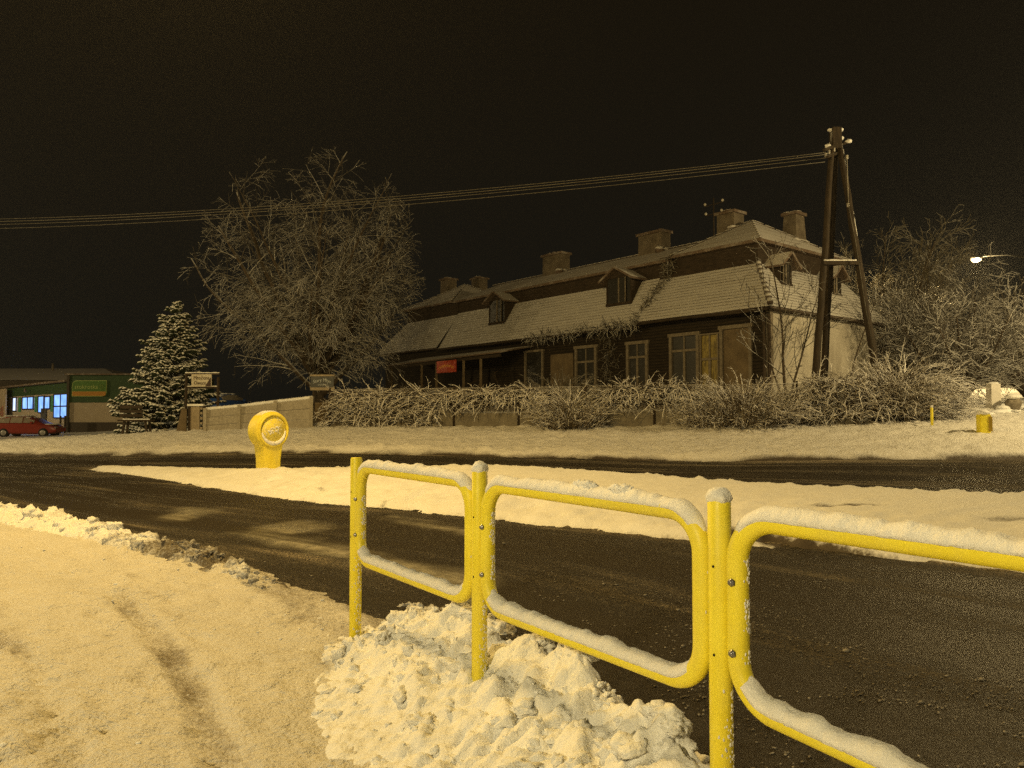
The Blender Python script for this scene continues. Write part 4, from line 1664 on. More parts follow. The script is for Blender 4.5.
def mound(label, px, Y, w, h, n, L_, droop, rad=(.010, .018), mat='twig_w', lean=0.0, name='shrub'):
    """bush: stems rise from a base and arch outward"""
    b = Vector((gx(px, Y), Y, 0))
    b.z = gz(b.x, b.y) - .03
    r = thing(name, label, 'shrub', b)
    mb, ms = MB(), MB()
    for i in range(n):
        g = random.uniform(0, 2 * math.pi)
        k = math.sqrt(random.random())
        p = b + Vector((math.cos(g) * k * w * .45, math.sin(g) * k * w * .25, random.random() ** 1.3 * h * .75 * (1 - .5 * k)))
        d = Vector((math.cos(g) * .6 + lean, math.sin(g) * .45 - .1, random.uniform(.3, 1.1))).normalized()
        ln = L_ * random.uniform(.5, 1.2)
        m = max(4, int(ln / .1))
        pts = [p.copy()]
        for q in range(m):
            d = (d + rdir() * .15 + Vector((lean * .06, 0, -droop))).normalized()
            p = p + d * (ln / m)
            if p.z < b.z:
                p.z = b.z + .01
            pts.append(p.copy())
        r0 = random.uniform(*rad)
        mb.tube(pts, [r0 * (1.1 - .8 * q / m) * random.uniform(.85, 1.2) for q in range(m + 1)], 4, cap=False)
        for q in range(1, m):
            if random.random() < .75:
                dd = (pts[q] - pts[q - 1]).normalized()
                e = pts[q] + (dd * .8 + rdir() * .8).normalized() * random.uniform(.08, .22)
                mb.tube([pts[q], e], [r0 * .6, r0 * .22], 3, cap=False)
    for i in range(9):
        g = random.uniform(0, 2 * math.pi)
        ms.tube([b + Vector((math.cos(g) * .15, math.sin(g) * .1, -.05)), b + Vector((math.cos(g) * w * .2, math.sin(g) * w * .1, h * .45))], [.03, .018], 5)
    ms.build('stem', M['bark'], r)
    mb.build('crown', M[mat], r)
    return r


random.seed(37)
mound('rounded snowy bush growing through the fence below the middle windows', 570, 23.2, 2.0, 1.4, 420, .75, .09)
mound('wide shaggy snowy bush on the fence below the boarded window', 742, 22.6, 3.4, 1.5, 760, .95, .085)
mound('pale weeping bush at the right fence end, its twigs bending down', 905, 22.9, 2.6, 2.1, 820, 1.25, .10, lean=.2)
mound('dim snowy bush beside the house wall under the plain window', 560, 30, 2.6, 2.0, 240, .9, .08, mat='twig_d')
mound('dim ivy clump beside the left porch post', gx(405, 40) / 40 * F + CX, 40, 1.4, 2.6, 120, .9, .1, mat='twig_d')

# creepers on the house
random.seed(41)
def creeper(label, path, spread, n, L_, droop, mat='twig', rad=(.009, .016), zd=.1):
    mb = MB()
    for i in range(n):
        u = random.random() * (len(path) - 1)
        k = min(int(u), len(path) - 2)
        p = path[k].lerp(path[k + 1], u - k) + rdir() * spread
        d = (rdir() + Vector((-.1, -.5, .2))).normalized()
        m = max(3, int(L_ * 8))
        pts = [p.copy()]
        for q in range(m):
            d = (d + rdir() * .35 + Vector((0, 0, -droop))).normalized()
            p = p + d * (L_ / m) * random.uniform(.5, 1.2)
            pts.append(p.copy())
        r0 = random.uniform(*rad)
        mb.tube(pts, [r0 * (1 - .4 * q / m) for q in range(m + 1)], 4, cap=False)
    o = mb.build('creeper', M[mat], None)
    tag(o, label, 'vine')
    return o


creeper('bare creeper hanging under the front eave between the middle windows', [H(12.5, -.5, 4.95), H(9, -.5, 5.0), H(5.6, -.55, 5.05)], .16, 330, .55, .16)
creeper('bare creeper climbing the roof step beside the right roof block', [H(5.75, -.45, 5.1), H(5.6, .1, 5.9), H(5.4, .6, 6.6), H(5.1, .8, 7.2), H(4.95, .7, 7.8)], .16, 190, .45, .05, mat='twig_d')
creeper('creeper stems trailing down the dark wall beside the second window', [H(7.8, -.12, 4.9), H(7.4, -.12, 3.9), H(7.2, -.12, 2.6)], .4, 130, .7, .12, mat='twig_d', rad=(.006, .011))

# ------------------------------------------------------------------ concrete fence, gate and signs at left
random.seed(51)
cf = [(206, 26.4), (240, 26.1), (276, 25.8), (312, 25.4)]
cpts = [Vector((gx(p, y), y, gz(gx(p, y), y))) for p, y in cf]
tops = [at(206, 409, 26.4).z, at(240, 406, 26.1).z, at(276, 401.5, 25.8).z, at(312, 397.5, 25.4).z]
bfence = thing('concrete_fence', 'solid concrete panel fence with snow on its ledges beside the spruce', 'fence', cpts[1])
M['concs'] = mat_cover('snow_dusted_concrete', (.26, .235, .19), (.38, .35, .29), .25, .6, ns=5, namp=.35)
for i in range(3):
    a, b = cpts[i], cpts[i + 1]
    for k in range(3):
        mb = MB()
        za = [a.z - .1 + (tops[i] - a.z + .1) * q for q in (k / 3, (k + 1) / 3 - .012)]
        zb_ = [b.z - .1 + (tops[i + 1] - b.z + .1) * q for q in (k / 3, (k + 1) / 3 - .012)]
        o = .02 * k
        d = Vector((0, .04, 0))
        y0 = Vector((0, o, 0))
        mb.hexa([Vector((p.x, p.y, z)) + y0 + s_ * d for z_i in (0, 1) for p, z, s_ in ((a, za[z_i], -1), (b, zb_[z_i], -1), (b, zb_[z_i], 1), (a, za[z_i], 1))])
        mb.build('panel', M['concs'], bfence)
    mb = MB()
    n = 40
    mb.tube([Vector((a.x + (b.x - a.x) * u, a.y + .03 + (b.y - a.y) * u, tops[i] + (tops[i + 1] - tops[i]) * u + .0)) for u in np.linspace(0, 1, n)],
            [.05 + .02 * random.random() for _ in range(n)], 6)
    mb.build('snow_cap', M['snow_cap'], bfence)
for i in range(4):
    mb = MB()
    mb.box((cpts[i].x, cpts[i].y - .02, (cpts[i].z - .1 + tops[i]) / 2), (.055, .075, (tops[i] - cpts[i].z + .16) / 2))
    mb.build('post', M['concs'], bfence)

# wicket with a ladder-like slat bay
gY = 26.6
ga = Vector((gx(189, gY), gY, gz(gx(189, gY), gY)))
gate = thing('garden_gate', 'narrow plank gate with an open slatted bay beside the concrete fence', 'gate', ga)
gtop = at(195, 406, gY).z
M['plank'] = mat_cover('pale_planks', (.24, .20, .14), (.36, .30, .22), .35, .7, ns=5, namp=.3)
xg = lambda p: gx(p, gY)
mb = MB()
mb.box(((xg(191) + xg(200)) / 2, gY, (ga.z + gtop) / 2), ((xg(200) - xg(191)) / 2, .025, (gtop - ga.z) / 2 - .02))
mb.build('plank_panel', M['plank'], gate)
for p in (190, 204.3):
    mb = MB()
    mb.box((xg(p), gY, (ga.z + gtop) / 2 - .1), (.04, .04, (gtop - ga.z) / 2 + .1))
    mb.build('post', M['darkwood'], gate)
for k in range(5):
    mb = MB()
    mb.box((xg(202.2), gY, ga.z + .12 + k * (gtop - ga.z - .15) / 4.3), ((xg(203.8) - xg(200.6)) / 2, .02, .035))
    mb.build('slat', M['plank'], gate)
mb = MB()
mb.box((xg(196), gY, gtop + .035), ((xg(205) - xg(189)) / 2, .07, .035))
mb.build('snow_cap', M['snow_cap'], gate)
# leaning stake left of gate
mb = MB()
mb.hexa([Vector((gx(p, 26.9), 26.9 + d, at(p, y, 26.9).z)) for d in (-.02,) for p, y in ((176, 436), (187, 436), (187, 409), (182, 408))] +
        [Vector((gx(p, 26.9), 26.9 + d, at(p, y, 26.9).z)) for d in (.02,) for p, y in ((176, 436), (187, 436), (187, 409), (182, 408))])
o = mb.build('plank_screen', M['boardup'])
tag(o, 'dark leaning plank screen left of the slatted gate', 'screen')

# signboard with two lines
M['white'] = mat_plain('dirty_white_board', (.42, .39, .32), (.55, .51, .43), 4, .6, .3)
M['ink'] = mat_plain('dark_brown_letters', (.05, .03, .025), None, rough=.6)
sY = 27.2
s_b = Vector((gx(186, sY), sY, gz(gx(186, sY), sY)))
sg2 = thing('signboard', 'white board with two lines of dark lettering on two posts beside the spruce', 'sign', s_b)
xs_ = lambda p: gx(p, sY)
for p, y in ((186, 374), (218, 377)):
    mb = MB()
    zt_ = at(p, y, sY).z
    mb.tube([(xs_(p), sY, gz(xs_(p), sY) - .1), (xs_(p), sY, zt_)], .05, 8)
    mb.build('post', M['darkwood'], sg2)
for y in (374, 387.5):
    mb = MB()
    z = at(200, y, sY).z
    mb.box(((xs_(186) + xs_(218)) / 2, sY, z), ((xs_(219) - xs_(185)) / 2, .035, .03))
    o = mb.build('rail', M['darkwood'], sg2)
    mb = MB()
    mb.tube([(x, sY, z + .035) for x in np.linspace(xs_(185), xs_(219), 20)], [.025 + .012 * random.random() for _ in range(20)], 6)
    mb.build('snow_cap', M['snow_cap'], o)
zc = at(200, 380.6, sY).z
mb = MB()
mb.box((xs_(202), sY - .06, zc), ((xs_(212) - xs_(192)) / 2, .015, .22))
mb.build('board', M['white'], sg2)
RX_ = Vector((1, 0, 0))
lettering('Mrożone', .19, Vector((xs_(202), sY - .08, zc + .09)), RX_, UP, M['ink'], sg2, sx=.78)
lettering('Owoce', .19, Vector((xs_(200.5), sY - .08, zc - .09)), RX_, UP, M['ink'], sg2, sx=.75)
mb = MB()
mb.add([(xs_(211.5), sY - .078, zc + .13), (xs_(205.5), sY - .078, zc - .21), (xs_(211.5), sY - .078, zc - .21)], [(0, 1, 2)])
mb.build('dark_corner', M['ink'], sg2)

# arched sign in the gap of the fences
aY = 26.8
xa = lambda p: gx(p, aY)
ab = Vector((xa(323), aY, gz(xa(323), aY)))
sg3 = thing('signboard', 'dark board with pale arched lettering in the gap between the fences', 'sign', ab)
for p in (313.5, 332):
    mb = MB()
    mb.tube([(xa(p), aY, ab.z - .1), (xa(p), aY, at(p, 376, aY).z)], .04, 8)
    mb.build('post', M['darkwood'], sg3)
zc = at(323, 382, aY).z
mb = MB()
mb.box((xa(322.5), aY - .06, zc), ((xa(334) - xa(311)) / 2, .015, .19))
mb.build('board', mat_plain('blue_grey_board', (.05, .055, .06), (.09, .095, .1), 4, .6, .3), sg3)
M['pale'] = mat_plain('pale_letters', (.42, .46, .5), None, rough=.6)
lettering('Stary Młyn', .17, Vector((xa(322.5), aY - .08, zc + .06)), RX_, UP, M['pale'], sg3, .07, sx=.88)
lettering('zaprasza', .10, Vector((xa(322.5), aY - .08, zc - .09)), RX_, UP, M['pale'], sg3, .0, sx=.9)
for y, hh in ((375.5, .03), (387.5, .04), (389.5, .03)):
    mb = MB()
    mb.box((xa(322.5), aY - .02, at(323, y, aY).z), ((xa(334.5) - xa(310.5)) / 2, .05, hh))
    mb.build('plank', M['plank'], sg3)
mb = MB()
mb.hexa([(xa(314), aY + .1, ab.z), (xa(331), aY + .1, ab.z), (xa(331), aY + .15, ab.z), (xa(314), aY + .15, ab.z), (xa(314), aY + .1, ab.z + .75), (xa(331), aY + .1, ab.z + .75), (xa(331), aY + .15, ab.z + .75), (xa(314), aY + .15, ab.z + .75)])
g2 = mb.build('plank_gate', M['boardup'])
tag(g2, 'low dark plank gate closing the gap below the arched sign', 'gate')

# rustic bench before the spruce
nb = Vector((gx(138, 28.6), 28.6, 0))
nb.z = gz(nb.x, nb.y)
bench = thing('garden_bench', 'rough wooden bench with plank back standing before the spruce', 'bench', nb)
mb = MB()
for k in range(3):
    mb.box(nb + Vector((-.3, .12, .62 + k * .16)), (.42, .025, .06))
mb.build('backrest', M['darkwood'], bench)
mb = MB()
mb.box(nb + Vector((.0, -.1, .44)), (.6, .2, .03))
mb.build('seat', M['darkwood'], bench)
for x, y in ((-.45, -.2), (-.45, .1), (.45, -.2), (.45, .1)):
    mb = MB()
    mb.bar(nb + Vector((x, y, -.05)), nb + Vector((x * .85, y, .42)), .07, .07)
    mb.build('leg', M['darkwood'], bench)
mb = MB()
mb.tube([nb + Vector((x, -.1, .48)) for x in np.linspace(-.5, .5, 16)], [.02 + .01 * random.random() for _ in range(16)], 6)
mb.build('snow_cap', M['snow_cap'], bench)

# ------------------------------------------------------------------ wooden power pole
random.seed(61)
M['pole'] = mat_cover('tarred_pole_wood', (.018, .013, .009), (.05, .037, .024), .55, .85, ns=3, namp=.6, usc=5, stretch=(3, 3, .4))
PY = 24.6
pole = thing('power_pole', 'tall three legged wooden power pole rising from the snowy hedge', 'pole', Vector((gx(833, PY), PY, tz(gx(833, PY), PY))))


def leg(px0, py0, Y0, px1, py1, Y1, r0, r1, name='leg'):
    mb = MB()
    a, b = at(px0, py0, Y0), at(px1, py1, Y1)
    n = 10
    pts = [a.lerp(b, k / n) + rdir() * (.02 if 0 < k < n else 0) for k in range(n + 1)]
    mb.tube(pts, [r0 + (r1 - r0) * k / n for k in range(n + 1)], 12)
    return mb.build(name, M['pole'], pole)


leg(811.5, 428, 24.3, 833.5, 133, 24.5, .125, .085)
leg(821.5, 426, 25.3, 836.5, 133, 24.75, .125, .085)
l3 = leg(885, 428, 24.2, 838.5, 140, 24.6, .135, .09)
mb = MB()
for k in np.linspace(.05, .95, 60):
    a, b = at(888.6, 428, 24.16), at(841.3, 140, 24.56)
    q = a.lerp(b, float(k))
    mb.tube([q, q + (b - a).normalized() * .16], [.012 + .008 * random.random()] * 2, 5)
mb.build('snow_strip', M['snow_cap'], pole)
mb = MB()
mb.bar(at(823, 263, 24.3), at(858, 263, 24.3), .14, .12)
br = mb.build('cross_brace', M['pole'], pole)
mb = MB()
mb.tube([at(x, 261, 24.3) for x in np.linspace(824, 856, 14)], [.045 + .02 * random.random() for _ in range(14)], 6)
mb.build('snow_cap', M['snow_cap'], br)
mb = MB()
mb.box(at(835.5, 139, 24.55), (.14, .16, .34))
mb.build('pole_head', M['pole'], pole)
mb = MB()
mb.bar(at(824, 150, 24.2), at(849, 141.5, 24.9), .10, .09)
mb.bar(at(827, 157, 24.2), at(843, 151, 24.9), .09, .08)
arm = mb.build('cross_arm', M['pole'], pole)
mb = MB()
for px, py in ((849, 141), (841, 138), (833, 143), (828, 146)):
    mb.blob(at(px, py, 24.5), .08, 2, .35, 1.5, (1.3, 1.1, .8))
mb.blob(at(831.5, 130, 24.55), .10, 2, .4, 1.5, (1.2, 1, .6))
mb.blob(at(838.5, 130, 24.55), .12, 2, .4, 1.5, (1.2, 1, .6))
mb.build('snow_cap', M['snow_cap'], pole)
M['cer'] = mat_plain('white_ceramic', (.4, .38, .34), None, rough=.25, spec=.5)
for px, py in ((834, 149.5), (829, 152), (826, 155), (847, 157), (848, 205), (855, 241)):
    mb = MB()
    c = at(px, py, 24.45)
    mb.tube([c - UP * .07, c - UP * .03, c, c + UP * .04, c + UP * .07], [.03, .05, .035, .05, .02], 8)
    mb.build('insulator', M['cer'], pole)
# wires leading left, and the drop wire down the right leg
M['wirem'] = mat_cover('frosted_cable', (.05, .045, .035), (.09, .08, .06), -.2, .5, ns=3, namp=.8, snow=(.42, .40, .36))
starts = [(826, 152.5), (827, 154.5), (829, 157.5), (825, 162.0)]
ends = [(0, 219.0), (0, 221.5), (0, 224.5), (0, 228.5)]
mids = [(420, 194.5), (420, 197), (420, 199.5), (420, 203.5)]
for k in range(4):
    A, B, C_ = at(*starts[k], 24.4), at(*mids[k], 28.6), at(*ends[k], 36)
    # quadratic through three points in X
    xs3 = np.array([A.x, B.x, C_.x])
    fy = np.polyfit(xs3, [A.y, B.y, C_.y], 2)
    fz = np.polyfit(xs3, [A.z, B.z, C_.z], 2)
    mb = MB()
    xx = np.linspace(A.x, C_.x - 14, 60)
    mb.tube([Vector((x, float(np.polyval(fy, x)), float(np.polyval(fz, x)))) for x in xx], .011 + .003 * (k == 1), 5)
    o = mb.build('power_line', M['wirem'])
    tag(o, 'frosted overhead wire running from the wooden pole across the sky', 'cable', 'overhead wires')
mb = MB()
mb.tube([at(847, 158, 24.35), at(848.5, 205, 24.2), at(855.5, 241, 24.1), at(866, 310, 23.95), at(877, 365, 23.9)], .012, 5)
mb.build('drop_wire', M['wirem'], pole)

# ------------------------------------------------------------------ small street furniture at right
def snowcap(mb, c, rx, ry, h):
    mb.blob(c, 1, 3, .12, 1.5, (rx, ry, h))


q = Vector((gx(983, 20), 20, 0))
q.z = gz(q.x, q.y)
ym = thing('marker_box', 'short yellow box marker with a thick snow cap on the verge', 'marker', q)
bm = bmesh.new()
bmesh.ops.create_cube(bm, size=1, matrix=Matrix.Translation(q + UP * .21) @ Matrix.Rotation(-.12, 4, 'Z') @ Matrix.Diagonal((.27, .24, .5, 1)))
bmesh.ops.bevel(bm, geom=bm.edges[:], offset=.018, segments=2, affect='EDGES')
me = bpy.data.meshes.new('body')
bm.to_mesh(me)
bm.free()
me.materials.append(M['yellow'])
link('body', me, ym)
mb = MB()
mb.box(q + Vector((.10, -.005, .21)), (.05, .131, .19))
mb.build('side_plate', mat_plain('dark_yellow', (.22, .15, .01), (.3, .2, .015), 8, .6), ym)
mb = MB()
snowcap(mb, q + UP * .50, .15, .14, .085)
mb.build('snow_cap', M['snow_cap'], ym)

q = Vector((gx(931.5, 21.3), 21.3, 0))
q.z = gz(q.x, q.y)
yp = thing('marker_post', 'thin yellow post beside the weeping bush', 'marker', q)
mb = MB()
mb.tube([q - UP * .1, q + UP * .50, q + UP * .52], [.035, .035, .02], 10)
mb.build('stake', M['yellow'], yp)
mb = MB()
mb.blob(q + UP * .53, .04, 2, .2)
mb.build('snow_cap', M['snow_cap'], yp)

q = Vector((gx(993.5, 26), 26, 0))
q.z = gz(q.x, q.y)
wp = thing('concrete_pillar', 'pale square concrete pillar by the snowy side street', 'pillar', q)
mb = MB()
mb.hexa([q + Vector((a * .17, b * .16, -.2)) for a, b in ((-1, -1), (1, -1), (1, 1), (-1, 1))] + [q + Vector((a * .155, b * .15, .78)) for a, b in ((-1, -1), (1, -1), (1, 1), (-1, 1))])
mb.build('shaft', mat_plain('pale_concrete', (.52, .50, .47), (.64, .62, .58), 8, .85, .2, 0, .3, 40), wp)
mb = MB()
mb.box(q + Vector((.19, 0, .42)), (.03, .05, .07))
mb.build('hinge_block', M['conc'], wp)
mb = MB()
snowcap(mb, q + UP * .79, .18, .17, .06)
mb.build('snow_cap', M['snow_cap'], wp)

q = Vector((gx(1013.5, 25.4), 25.4, 0))
q.z = gz(q.x, q.y)
st_ = thing('stone_block', 'low rough stone block capped with snow beside the pale pillar', 'stone', q)
mb = MB()
mb.blob(q + UP * .18, .27, 3, .22, 1.8, (.85, .8, 1.0))
mb.build('rock', mat_plain('rough_stone', (.10, .085, .065), (.26, .23, .18), 6, .9, .2, 0, .8, 20), st_)
mb = MB()
snowcap(mb, q + UP * .43, .25, .24, .10)
mb.build('snow_cap', M['snow_cap'], st_)
mb = MB()
for k in range(40):
    px = random.uniform(925, 1060)
    Y_ = random.uniform(23.6, 27.5)
    x = gx(px, Y_)
    mb.blob((x, Y_, gz(x, Y_)), random.uniform(.08, .26), 2, .35, 1.4, (1.5, 1.2, .5))
o = mb.build('snow_lumps', M['snow_cap'])
tag(o, kind='stuff')

# side street climbing away at the right: wheel tracks in the snow
def strip(name, pts, w, mat, dz=.02):
    c = catmull(pts, 10)
    tx, ty = np.gradient(c[:, 0]), np.gradient(c[:, 1])
    ln = np.hypot(tx, ty)
    qv = np.linspace(-1, 1, 9)
    PX = c[:, :1] + (-ty / ln)[:, None] * qv * w
    PY = c[:, 1:] + (tx / ln)[:, None] * qv * w
    Z0 = np.array([[gz(a, b) for a, b in zip(r1, r2)] for r1, r2 in zip(PX, PY)])
    o = grid_mesh(name, PX, PY, Z0 + dz + .015 * fbm(PX * 2, PY * 2, 3, 3), mat, attrs={'dirt': np.full(PX.shape, .42) + .2 * fbm(PX, PY, 1, 3)})
    tag(o, kind='structure')


strip('street', [(14.5, 30.2), (19, 31.5), (24, 35), (29, 39.5), (36, 44)], 2.3, M['snow'], .07)

# ------------------------------------------------------------------ shop at the left
SX, SYY = gx(67, 56), 56.0
shop = thing('grocery_shop', 'low green and beige shop with lit blue windows and a green signboard', 'shop', Vector((SX, SYY, tz(SX, SYY))))
M['green'] = mat_plain('green_cladding', (.022, .055, .02), (.035, .075, .028), 2, .6, .3)
M['beige'] = mat_plain('beige_render', (.36, .30, .22), (.44, .38, .29), 1.5, .85, .2, 0, .2, 20)
M['trim'] = mat_plain('dark_trim', (.05, .04, .03), None, rough=.7)
zl = lambda y: at(100, y, 56).z
bw_ = 7.2
g0 = -.3
mb = MB()
mb.hexa([(SX, SYY, zl(402.5)), (SX + bw_, SYY, zl(402.5)), (SX + bw_, SYY + 9, zl(402.5)), (SX, SYY + 9, zl(402.5)), (SX, SYY, zl(375)), (SX + bw_, SYY, zl(375)), (SX + bw_, SYY + 9, zl(375)), (SX, SYY + 9, zl(375))])
w1 = mb.build('wall', M['green'], shop)
w1['label'] = 'green upper band'
mb = MB()
mb.hexa([(SX + .03, SYY + .06, g0), (SX + bw_, SYY + .06, g0), (SX + bw_, SYY + 9, g0), (SX + .03, SYY + 9, g0)] + [(SX + .03, SYY + .06, zl(402.5)), (SX + bw_, SYY + .06, zl(402.5)), (SX + bw_, SYY + 9, zl(402.5)), (SX + .03, SYY + 9, zl(402.5))])
w2 = mb.build('wall', M['beige'], shop)
w2['label'] = 'beige lower wall'
mb = MB()
mb.box((SX + bw_ / 2, SYY + .03, .3), (bw_ / 2, .04, .5))
mb.build('plinth', M['trim'], shop)
mb = MB()
mb.box((SX + bw_ / 2, SYY + 4.4, zl(375) + .05), (bw_ / 2 + .1, 4.6, .05))
mb.build('roof_edge', M['tile_top'], shop)
mb = MB()
mb.box((SX + .1, SYY - .05, 1.9), (.09, .045, 2.4))
mb.build('downpipe', M['trim'], shop)
# sign: green with rounded corners and orange foot
bxl, bxr = gx(72.5, 56), gx(107, 56)
zt1, zt0 = zl(380.5), zl(396.5)
cx_ = (bxl + bxr) / 2


def rounded(mb, x0, x1, z0, z1, y, th, rc, lo=True, hi=True, left_hi=True, right_lo=True):
    pts = []
    for cxx, czz, g, on in ((x1 - rc, z0 + rc, -90, right_lo), (x1 - rc, z1 - rc, 0, False), (x0 + rc, z1 - rc, 90, left_hi), (x0 + rc, z0 + rc, 180, False)):
        if on:
            for k in range(7):
                a = math.radians(g + 15 * k)
                pts.append((cxx + rc * math.cos(a), czz + rc * math.sin(a)))
        else:
            a = math.radians(g + 45)
            pts.append((cxx + rc * (1 if math.cos(a) > 0 else -1), czz + rc * (1 if math.sin(a) > 0 else -1)))
    n = len(pts)
    mb.add([(x, y, z) for x, z in pts] + [(x, y + th, z) for x, z in pts], [tuple(range(n)), tuple(range(2 * n - 1, n - 1, -1))] + [(i, i + n, (i + 1) % n + n, (i + 1) % n) for i in range(n)])


M['sgreen'] = mat_plain('sign_green', (.06, .15, .02), (.07, .17, .025), 3, .5, .4)
M['sorange'] = mat_plain('sign_orange', (.42, .20, .03), None, rough=.5)
M['slime'] = mat_plain('sign_pale_green', (.36, .46, .16), None, rough=.5)
mb = MB()
rounded(mb, bxl, bxr, zt0, zt1, SYY - .10, .09, .35)
sb_ = mb.build('signboard', M['slime'], shop)
mb = MB()
rounded(mb, bxl + .04, bxr - .04, zt0 + .38, zt1 - .04, SYY - .125, .02, .32, right_lo=False)
mb.build('sign_field', M['sgreen'], sb_)
mb = MB()
rounded(mb, bxl + .04, bxr - .04, zt0 + .04, zt0 + .36, SYY - .125, .02, .15, left_hi=False)
mb.build('sign_foot', M['sorange'], sb_)
lettering('stokrotka', .44, Vector((cx_ - .2, SYY - .135, zl(387))), RX_, UP, M['slime'], sb_, sx=.98)
mb = MB()
fcx, fcz = bxr - .34, zl(386.8)
for k in range(8):
    g = k * math.pi / 4 + .2
    mb.bar((fcx + .06 * math.cos(g), SYY - .135, fcz + .06 * math.sin(g)), (fcx + .2 * math.cos(g), SYY - .135, fcz + .2 * math.sin(g)), .012, .055, Vector((0, 1, 0)))
mb.build('flower_emblem', M['slime'], sb_)

# wing with the lit windows, receding to the left
WD = Vector((-.703, .711, 0)).normalized()
WN = Vector((-WD.y, WD.x, 0))
if WN.y > 0:
    WN = -WN
S0 = Vector((SX, SYY + .3, 0))
wp_ = lambda k, o, z: S0 + WD * k + WN * o + UP * z
AXW = (WD, WN, UP)
mb = MB()
mb.hexa([wp_(0, 0, 2.95), wp_(26, 0, 2.95), wp_(26, -6, 2.95), wp_(0, -6, 2.95), wp_(0, 0, 3.75), wp_(26, 0, 3.75), wp_(26, -6, 3.75), wp_(0, -6, 3.75)])
w3 = mb.build('wall', M['green'], shop)
mb = MB()
mb.hexa([wp_(0, -.05, -.4), wp_(26, -.05, -.4), wp_(26, -6, -.4), wp_(0, -6, -.4), wp_(0, -.05, 2.95), wp_(26, -.05, 2.95), wp_(26, -6, 2.95), wp_(0, -6, 2.95)])
w4 = mb.build('wall', M['beige'], shop)
mb = MB()
mb.hexa([wp_(-.0, .35, 3.75), wp_(26.2, .35, 3.75), wp_(26.2, -6, 3.75), wp_(-.0, -6, 3.75), wp_(-.0, .35, 3.9), wp_(26.2, .35, 3.9), wp_(26.2, -6, 3.9), wp_(-.0, -6, 3.9)])
mb.build('roof_edge', M['tile_top'], shop)
M['lit'] = mat_emit('lit_window', (.15, .33, 1.0), 1.5, (.30, .55, 1.0), 1.1)
M['lit2'] = mat_emit('lit_window_pale', (.50, .62, 1.0), 1.6, (.7, .8, 1.0), 1.5)
for k0, k1, z0, z1, kind in ((.35, 3.9, 1.15, 2.85, 2), (5.0, 6.5, 1.85, 2.72, 1), (6.75, 8.4, 1.55, 2.78, 1), (10.0, 13.5, 1.85, 2.78, 2), (15.7, 16.9, 1.7, 2.8, 0)):
    mb = MB()
    mb.box(wp_((k0 + k1) / 2, .0, (z0 + z1) / 2), ((k1 - k0) / 2, .02, (z1 - z0) / 2), AXW)
    pn_ = mb
    mb2 = MB()
    for k in np.linspace(k0, k1, kind + 1 if kind else 2):
        mb2.box(wp_(float(k), .03, (z0 + z1) / 2), (.06, .04, (z1 - z0) / 2 + .06), AXW)
    for z in (z0 - .04, z1 + .04) + (((z0 + z1) / 2 - .02,) if k0 < 1 else ()):
        mb2.box(wp_((k0 + k1) / 2, .028, z), ((k1 - k0) / 2 - .002, .035, .05), AXW)
    w_ = mb2.build('window', M['trim'], shop)
    pn_.build('pane', M['lit2'] if kind == 0 else M['lit'], w_)
mb = MB()
mb.box(wp_(6.8, .01, .8), (.75, .03, 1.05), AXW)
mb.build('door', mat_plain('dark_door', (.06, .06, .07), (.1, .1, .11), 3, .4), shop)
M['teal'] = mat_plain('green_panel', (.05, .22, .12), (.07, .28, .16), 3, .6)
for k in (4.45, 9.2, 14.6):
    mb = MB()
    mb.box(wp_(k, .0, 2.2), (.4, .02, .62), AXW)
    mb.build('side_panel', M['teal'], shop)
mb = MB()
mb.box(wp_(21.7, .5, 1.9), (4.6, .05, 1.75), AXW)
pn = mb.build('advert_panel', mat_plain('faded_beige_panel', (.34, .26, .18), (.46, .38, .28), 2, .7), shop)
mb = MB()
for k in range(12):
    mb.blob(wp_(18.6 + random.uniform(-1.2, 1.2), .56, 1.6 + random.uniform(-1, .4)), random.uniform(.1, .28), 2, .3, 1.5, (1, .1, 1))
mb.build('faded_picture', mat_plain('faded_red_print', (.22, .09, .06), (.30, .15, .10), 4, .7), pn)
mb = MB()
mb.tube([wp_(11, .4, 3.2), wp_(11, .4, 3.5)], .10, 8)
mb.build('wall_lamp', M['frame'], shop)
# bollard posts before the shop
for px in (61, 65.5):
    c = Vector((gx(px, 55.2), 55.2, 0))
    c.z = tz(c.x, c.y)
    mb = MB()
    mb.tube([c - UP * .1, c + UP * 1.25, c + UP * 1.3], [.07, .07, .03], 8)
    o = mb.build('bollard', M['trim'])
    tag(o, 'dark post at the shop corner by the red car', 'bollard', 'dark posts at the shop corner')

# hall behind the shop
hall = thing('hall_building', 'wide low hall with a grey snowy roof behind the shop', 'building', Vector((gx(20, 84), 84, .2)))
hz = at(50, 380, 78).z
hr = at(50, 368.5, 88).z
x0, x1, x2 = gx(-160, 80), gx(104, 88), gx(120, 78)
mb = MB()
mb.hexa([(x0, 78.4, -.5), (x2, 78.4, -.5), (x2, 98, -.5), (x0, 98, -.5), (x0, 78.4, hz), (x2, 78.4, hz), (x2, 98, hz), (x0, 98, hz)])
mb.build('wall', M['trim'], hall)
mb = MB()
a, b, c, d = Vector((x0, 78, hz)), Vector((x2 + .4, 78, hz)), Vector((x1, 88, hr)), Vector((x0, 88, hr))
e2, f2 = Vector((x2 + .4, 98, hz)), Vector((x0, 98, hz))
mb.add([a, b, c, d, e2, f2], [(0, 1, 2, 3), (1, 4, 2), (4, 5, 3, 2), (5, 0, 3), (0, 5, 4, 1)])
mb.build('roof', mat_plain('grey_snow_roof', (.66, .63, .6), (.78, .75, .72), .6, .8), hall)
mb = MB()
mb.tube([(gx(52, 86), 86, hr - .4), (gx(52, 86), 86, hr + .45)], .12, 8)
